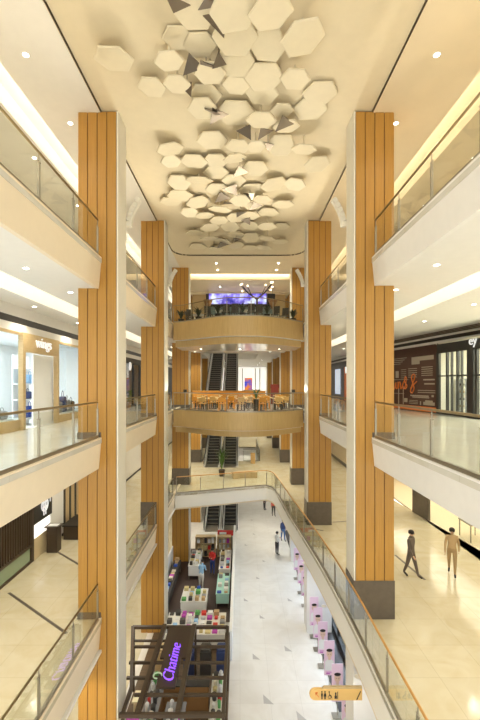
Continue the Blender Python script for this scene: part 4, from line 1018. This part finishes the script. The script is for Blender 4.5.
# far lit shops on level 3 and 2
t=thing('far_lit_shop','bright white far shop with red and blue screen right of the eye level escalators','shop front',(1.5,60,0))
mb=MB(); mb.box(-4,4,61.8,61.95,0,4.2); mb.build('glowing_wall',mat('far_glow',(.9,.9,.85),.5,emit=(1,.96,.88),es=.8),t)  # wall emits its own brightness in place of shop lighting
def tv():
    m=bpy.data.materials.new('far_screen'); m.use_nodes=True; nt=m.node_tree; b=nt.nodes['Principled BSDF']; b.inputs['Base Color'].default_value=(0,0,0,1)
    tc=nt.nodes.new('ShaderNodeTexCoord'); nz=nt.nodes.new('ShaderNodeTexNoise'); nz.inputs['Scale'].default_value=1.1; rp=nt.nodes.new('ShaderNodeValToRGB')
    e=rp.color_ramp.elements; e[0].color=(.05,.08,.6,1); e[0].position=.4; e[1].color=(.85,.25,.03,1); e[1].position=.6
    nt.links.new(tc.outputs['Object'],nz.inputs[0]); nt.links.new(nz.outputs[0],rp.inputs[0]); nt.links.new(rp.outputs[0],b.inputs['Emission Color']); b.inputs['Emission Strength'].default_value=1.0; return m
mb=MB(); mb.box(.7,1.9,61.7,61.8,.1,2.6); mb.build('screen',tv(),t)
mb=MB()
for x in (.3,2.3,3.0): mb.box(x,x+.12,61.7,61.8,0,4.1)
mb.build('frame',CHAR,t)
# ---------------------------------------------------------------- ground floor kiosk: drinks
z=L1; KT=-8.2
fl=MB(); fl.box(-4.3,-.45,11.6,20.0,L1+.0,L1+.03); struct(fl,'trim_47',mat('kiosk_wood_floor',(.14,.09,.05),.4,noise=.3,scale=3,stretch=(1,8,1)))
t=thing('drinks_kiosk','open dark metal framed drinks kiosk with glowing purple sign on the ground floor','kiosk',(-2.3,14,L1))
mb=MB()
fl_,fr_,bl_,br_=Vector((-3.6,11.9,KT)),Vector((-.5,11.9,KT)),Vector((-4.35,16.2,KT)),Vector((-.5,16.2,KT))
fl2=Vector((-3.58,11.9,KT))
P_=lambda u,v: (fl_.lerp(fr_,u)).lerp(bl_.lerp(br_,u),v)
def beam(a,b,w=.11): mb.bar(a,b,w,w)
beam(fl_,fr_); beam(bl_,br_); beam(fr_,br_); beam(Vector((-3.5,11.9,KT)),Vector((-3.52,12.95,KT))); beam(Vector((-3.52,12.95,KT)),bl_)
for v in (.18,.35,.52,.72): beam(P_(.12 if v<.3 else 0.02,v),P_(1,v),.08)
for x in (-3.05,-1.85): beam(Vector((x,11.9,KT+.06)),Vector((x,16.2,KT+.06)),.16)
lo=Vector((0,0,-.55))
beam(fr_+lo,br_+lo,.07); beam(bl_+lo,br_+lo,.07); beam(fl_+lo+Vector((.1,0,0)),fr_+lo,.07)
mb.build('top_frame',DBROWN,t)
for i,(x,y) in enumerate(((-3.5,11.95),(-.5,11.95),(-4.3,16.2),(-.5,16.2),(-2.9,16.2),(-1.8,16.2),(-.5,14.0))):
    mb=MB(); mb.bar((x,y,L1),(x,y,KT),.08,.08); mb.build('post',DBROWN,t)
mb=MB(); mb.box(-2.86,-1.94,14.3,16.1,KT+.0,KT+.07); mb.box(-2.72,-2.1,12.9,14.3,KT,KT+.07); sb=mb.build('sign_board',mat('sign_brown',(.05,.03,.018),.5),t)
tm=text_mesh('Chatime',.56,.02,shear=.4,off=-.012); place_text(tm,(-2.20,13.05,KT+.12),(0,1,0),(-1,0,0)); tm.build('purple_letters',PURPLE,sb)
mb=MB()
mb.tube([(-2.75+.14*math.cos(a),13.35+.14*math.sin(a),KT+.12) for a in [k*.6 for k in range(9)]],.025,6); mb.build('round_mark',C('pale_green',.55,.75,.55),t)
def counter(x0,x1,y0,y1,lab,m=DBROWN,tm=BLACK,h=.95):
    t=thing('kiosk_counter',lab,'counter',((x0+x1)/2,(y0+y1)/2,L1))
    MB().box(x0,x1,y0,y1,L1+.03,L1+h).build('counter_body',m,t,bevel=.01)
    MB().box(x0-.03,x1+.03,y0-.03,y1+.03,L1+h,L1+h+.04).build('counter_top',tm,t)
    return L1+h+.04
orw=mat('kiosk_orange_wood',(.36,.19,.07),.4)
h1=counter(-3.4,-2.9,13.1,15.9,'left counter inside the drinks kiosk',orw,GREY)
h2=counter(-2.6,-1.95,12.1,14.4,'middle counter inside the drinks kiosk, below the sign',DBROWN,GREY)
h3=counter(-1.05,-.62,12.2,15.8,'right counter of the drinks kiosk facing the white walkway',orw,C('counter_white',.7,.68,.6))
h4=counter(-2.9,-1.2,15.2,15.7,'back counter of the drinks kiosk',orw,CHAR)
random.seed(77)
pal=[(WHITEG,'white'),(GREEN,'green'),(RED,'red'),(CHAR,'black'),(C('dull_yellow',.62,.52,.25),'yellow'),(MAG,'purple'),(GREY,'grey'),(WHITEG,'white'),(CHAR,'black'),(WHITEG,'white'),(C('cream_goods',.7,.64,.5),'cream'),(C('pale_grey_goods',.55,.56,.58),'pale grey')]
def cups(h,x0,x1,y0,y1,n,lab):
    k=0
    nx=2; ny=(n+1)//2
    for j in range(ny):
        for i in range(nx):
            if k>=n: return
            x=x0+(x1-x0)*(i+.5)/nx; y=y0+(y1-y0)*(j+.5)/ny; m,nm=random.choice(pal); hh=random.uniform(.16,.34); r=random.uniform(.06,.10)
            mb=MB(); mb.lathe([(r*.8,0),(r,hh*.8),(r*1.05,hh*.82),(r*.5,hh)],(x,y,h),10)
            tag(mb.build('drink_container',m,loc=(x,y,h),smooth=False),'%s container on %s, %s back, %s side'%(nm,lab,ords[j],('left','right')[i]),'container','containers on the kiosk counters'); k+=1
cups(h1,-3.36,-2.94,13.2,15.8,16,'left kiosk counter')
cups(h2,-2.55,-2.0,12.2,14.3,16,'middle kiosk counter')
cups(h3,-1.03,-.64,12.3,15.7,20,'right kiosk counter')
for i,(y,m,nm) in enumerate(((13.4,MAG,'purple'),(14.3,C('pale_poster',.75,.68,.45),'pale yellow'))):
    mb=MB(); mb.box(-3.9,-3.45,y-.2+.3*i,y+.35+.3*i,L1+.95,L1+1.0); mb.box(-3.85,-3.5,y-.15+.3*i,y+.3+.3*i,L1+.03,L1+.95); tag(mb.build('poster_stand',m,loc=(-3.6,y,L1)),'%s topped poster stand at the left of the drinks kiosk'%nm,'stand')
for i,(x,w,m,nm) in enumerate(((-3.6,.5,WOODL,'pale wood'),(-2.4,.45,NAVY,'navy blue'),(-1.7,.45,CHAR,'black'),(-1.0,.45,NAVY,'dark blue'))):
    mb=MB(); mb.box(x,x+w,16.9,17.5,L1+.03,L1+1.1); mb.box(x+.04,x+w-.04,16.95,17.45,L1+1.1,L1+1.18); tag(mb.build('supply_cabinet',m,loc=(x,17.2,L1),bevel=.01),'%s cabinet behind the drinks kiosk, %s from left'%(nm,ords[i]),'cabinet')
# ---------------------------------------------------------------- ground floor goods stall
mb=MB(); mb.box(-4.4,-.5,20.9,30.2,L1,L1+.02); struct(mb,'trim_48',mat('dark_stall_mat',(.07,.045,.04),.6))
t=thing('white_partition','long low white partition along the walkway side of the goods stall','partition',(-.4,25,L1))
MB().box(-.46,-.36,18.0,31.5,L1,L1+1.3).build('panel',SHOPW,t); MB().box(-.48,-.34,17.98,31.52,L1+1.3,L1+1.34).build('cap',WHITEG,t)
def shelf(x0,x1,y,lab,m=WOODL,h=1.5,goods=True,idx=0,d=.4,levels=3):
    t=thing('goods_shelf',lab,'shelf',((x0+x1)/2,y,L1)); mb=MB(); mb.box(x0,x1,y+d-.03,y+d,L1+.02,L1+h)
    MB_=mb; mb.box(x0,x0+.04,y,y+d,L1+.02,L1+h); mb.box(x1-.04,x1,y,y+d,L1+.02,L1+h); mb.build('shelf_frame',m,t)
    for k in range(levels+1):
        MB().box(x0+.04,x1-.04,y,y+d-.03,L1+.05+k*(h-.1)/levels,L1+.08+k*(h-.1)/levels).build('shelf_board',m,t)
    n=int((x1-x0)/.26)
    for k in range(levels):
        zz=L1+.08+k*(h-.1)/levels
        if k==levels-1: pass
        for i in range(n):
            x=x0+.08+(x1-x0-.16)*(i+.5)/n; mm,nm=random.choice(pal+[(BLUE,'blue'),(TAN,'tan'),(CHAR,'black')]); hh=random.uniform(.2,.34)
            b=MB().box(x-.09,x+.09,y+.05,y+.28,zz,zz+hh).build('goods_box',mm,loc=(x,y+.15,zz)); tag(b,'%s box, %s board up, %s from left, %s'%(nm,ords[k],ords[i],lab.split(' in ')[0]),'box','boxed goods in the goods stall')
shelf(-3.2,-1.75,28.7,'left wooden shelf unit in the back of the goods stall',idx=0)
shelf(-1.65,-.65,28.7,'right wooden shelf unit in the back of the goods stall',idx=1)
t=thing('red_sign_box','red lettered sign box above the back shelves of the goods stall','sign',(-1.2,29.3,L1)); MB().box(-1.65,-.5,29.3,29.45,L1+1.35,L1+1.7).build('panel',RED,t)
MB().box(-1.5,-1.0,29.27,29.3,L1+1.45,L1+1.6).build('white_marks',WHITEG,t); MB().box(-1.6,-.55,29.35,29.4,L1,L1+1.35).build('support',STEEL,t)
def stable(x0,x1,y0,y1,lab,m,h=.8,seed=0,nm0='display_table'):
    random.seed(seed); t=thing(nm0,lab,'table',((x0+x1)/2,(y0+y1)/2,L1)); MB().box(x0,x1,y0,y1,L1+h-.06,L1+h).build('tabletop',m,t)
    mb=MB().box(x0+.02,x1-.02,y0+.02,y1-.02,L1+.25,L1+h-.06); mb.build('cloth_skirt',m,t)
    for a in (x0+.05,x1-.05):
        for b in (y0+.05,y1-.05): MB().box(a-.025,a+.025,b-.025,b+.025,L1+.02,L1+.25).build('leg',STEEL,t)
    nx=max(1,int((x1-x0)/.32)); ny=max(1,int((y1-y0)/.34)); 
    for i in range(nx):
        for j in range(ny):
            if R()<.12: continue
            x=x0+(x1-x0)*(i+.5)/nx; y=y0+(y1-y0)*(j+.5)/ny; mm,nm=random.choice(pal+[(LBLUE,'light blue'),(BLUE,'blue'),(TAN,'tan')]); w=random.uniform(.08,.13); hh=random.uniform(.04,.22)
            b=MB().box(x-w,x+w,y-w,y+w,L1+h,L1+h+hh).build('goods_package',mm,loc=(x,y,L1+h),bevel=.01)
            tag(b,'%s package on %s, %s from left, %s back'%(nm,lab.split(',')[0],ords[i],ords[j]),'package','packages on the stall tables')
stable(-1.35,-.6,22.2,24.6,'mint draped table, beside the white partition in the goods stall',MINT,seed=1)
stable(-1.35,-.6,25.2,28.1,'white draped table, farther along the white partition',WHITEG,seed=2)
stable(-3.3,-2.6,25.4,27.8,'tall white goods table, at the stall centre',WHITEG,.9,seed=3)
stable(-3.2,-1.8,21.4,22.8,'white sale table, at the near end of the goods stall',WHITEG,seed=4)
stable(-3.6,-.7,18.6,20.4,'wide pastel table, between the goods stall and the drinks kiosk',C('pastel',.80,.78,.72),seed=5)
stable(-4.35,-3.9,21.5,26.5,'narrow dark side table, along the left of the goods stall',CHAR,seed=6)
person('person in a light blue shirt bending over goods in the ground floor stall',Vector((-2.35,24.2,L1+.02)),math.pi*.9,LBLUE,WSHIRT,'reach',lean=.35)
person('person in a red top and blue jeans standing in the ground floor stall',Vector((-1.80,26.1,L1+.02)),-.4,RED,C('dark_jeans',.03,.06,.22),'hold')
t=thing('white_wall_screen','upright white panel with a red round mark at the left end of the goods stall','partition',(-4.3,24,L1))
# (thin upright panel with its base)
MB().box(-4.56,-4.48,22.2,26.8,L1+.02,L1+1.6).build('panel',WHITEG,t)
# ---------------------------------------------------------------- level 2 floor lines, with a shadow line painted in at left
mb=MB()
def strip(p,q,w=.09,z=L2+.004):
    mb.bar((p[0],p[1],z),(q[0],q[1],z),w,.004)
a=atz(395,555,L2); b=atz(425,580,L2); strip((a.x,a.y),(b.x,b.y)); strip((4.7,20.4),(7.5,20.9)); strip((4.0,19.2),(3.4,19.6)); strip((-7.8,13.5),(-4.9,11.3)); strip((-7.9,17.0),(-5,14.5))
struct(mb,'trim_49',PLINTH)
# ---------------------------------------------------------------- world & colour
w=bpy.data.worlds.new('world'); S.world=w; w.use_nodes=True
w.node_tree.nodes['Background'].inputs[0].default_value=(1,.985,.91,1); w.node_tree.nodes['Background'].inputs[1].default_value=2.0
# uplights added without fixtures to brighten the atrium ceiling
def up(x,y,z,power,size=.5,rot=(math.pi,0,0),col=(1,.84,.58)):
    l=bpy.data.lights.new('fill_uplight','AREA'); l.shape='DISK'; l.size=size; l.energy=power; l.color=col; o=bpy.data.objects.new('fill_uplight',l); COL.objects.link(o); o.location=(x,y,z); o.rotation_euler=rot
for y in (3,8,16,23):
    up(-4.5,y,L4+.3,45,.3,(math.pi,math.radians(-25),0)); up(4.35,y,L4+.3,45,.3,(math.pi,math.radians(25),0))
for i,(x,y) in enumerate(((-3.3,24.0),(3.2,23.9))):  # lamps added to throw the hexagon shadows on the ceiling
    t=thing('added_floodlight','small dark lamp added beside the %s end of the eye level bridge railing'%('left','right')[i],'added_floodlight',(x,y,L3+1.25))
    MB().box(x-.10,x+.10,y+.02,y+.10,L3+1.15,L3+1.32).build('housing',BLACK,t); MB().box(x-.02,x+.02,y+.04,y+.08,L3+.05,L3+1.15).build('stem',STEEL,t)
    l=bpy.data.lights.new('added_floodlight_beam','SPOT'); l.energy=2200; l.color=(1,.90,.70); l.spot_size=math.radians(75); l.spot_blend=.7; l.shadow_soft_size=.15
    o=bpy.data.objects.new('added_floodlight_beam',l); COL.objects.link(o); o.location=(x,y-.05,L3+1.3)
    o.rotation_euler=(Vector((0,10.5,9.8))-Vector((x,y,L3+1.3))).to_track_quat('-Z','Y').to_euler()
S.view_settings.view_transform='Standard'; S.view_settings.look='None'; S.view_settings.gamma=1; S.view_settings.use_curve_mapping=False
S.view_settings.exposure=0.0
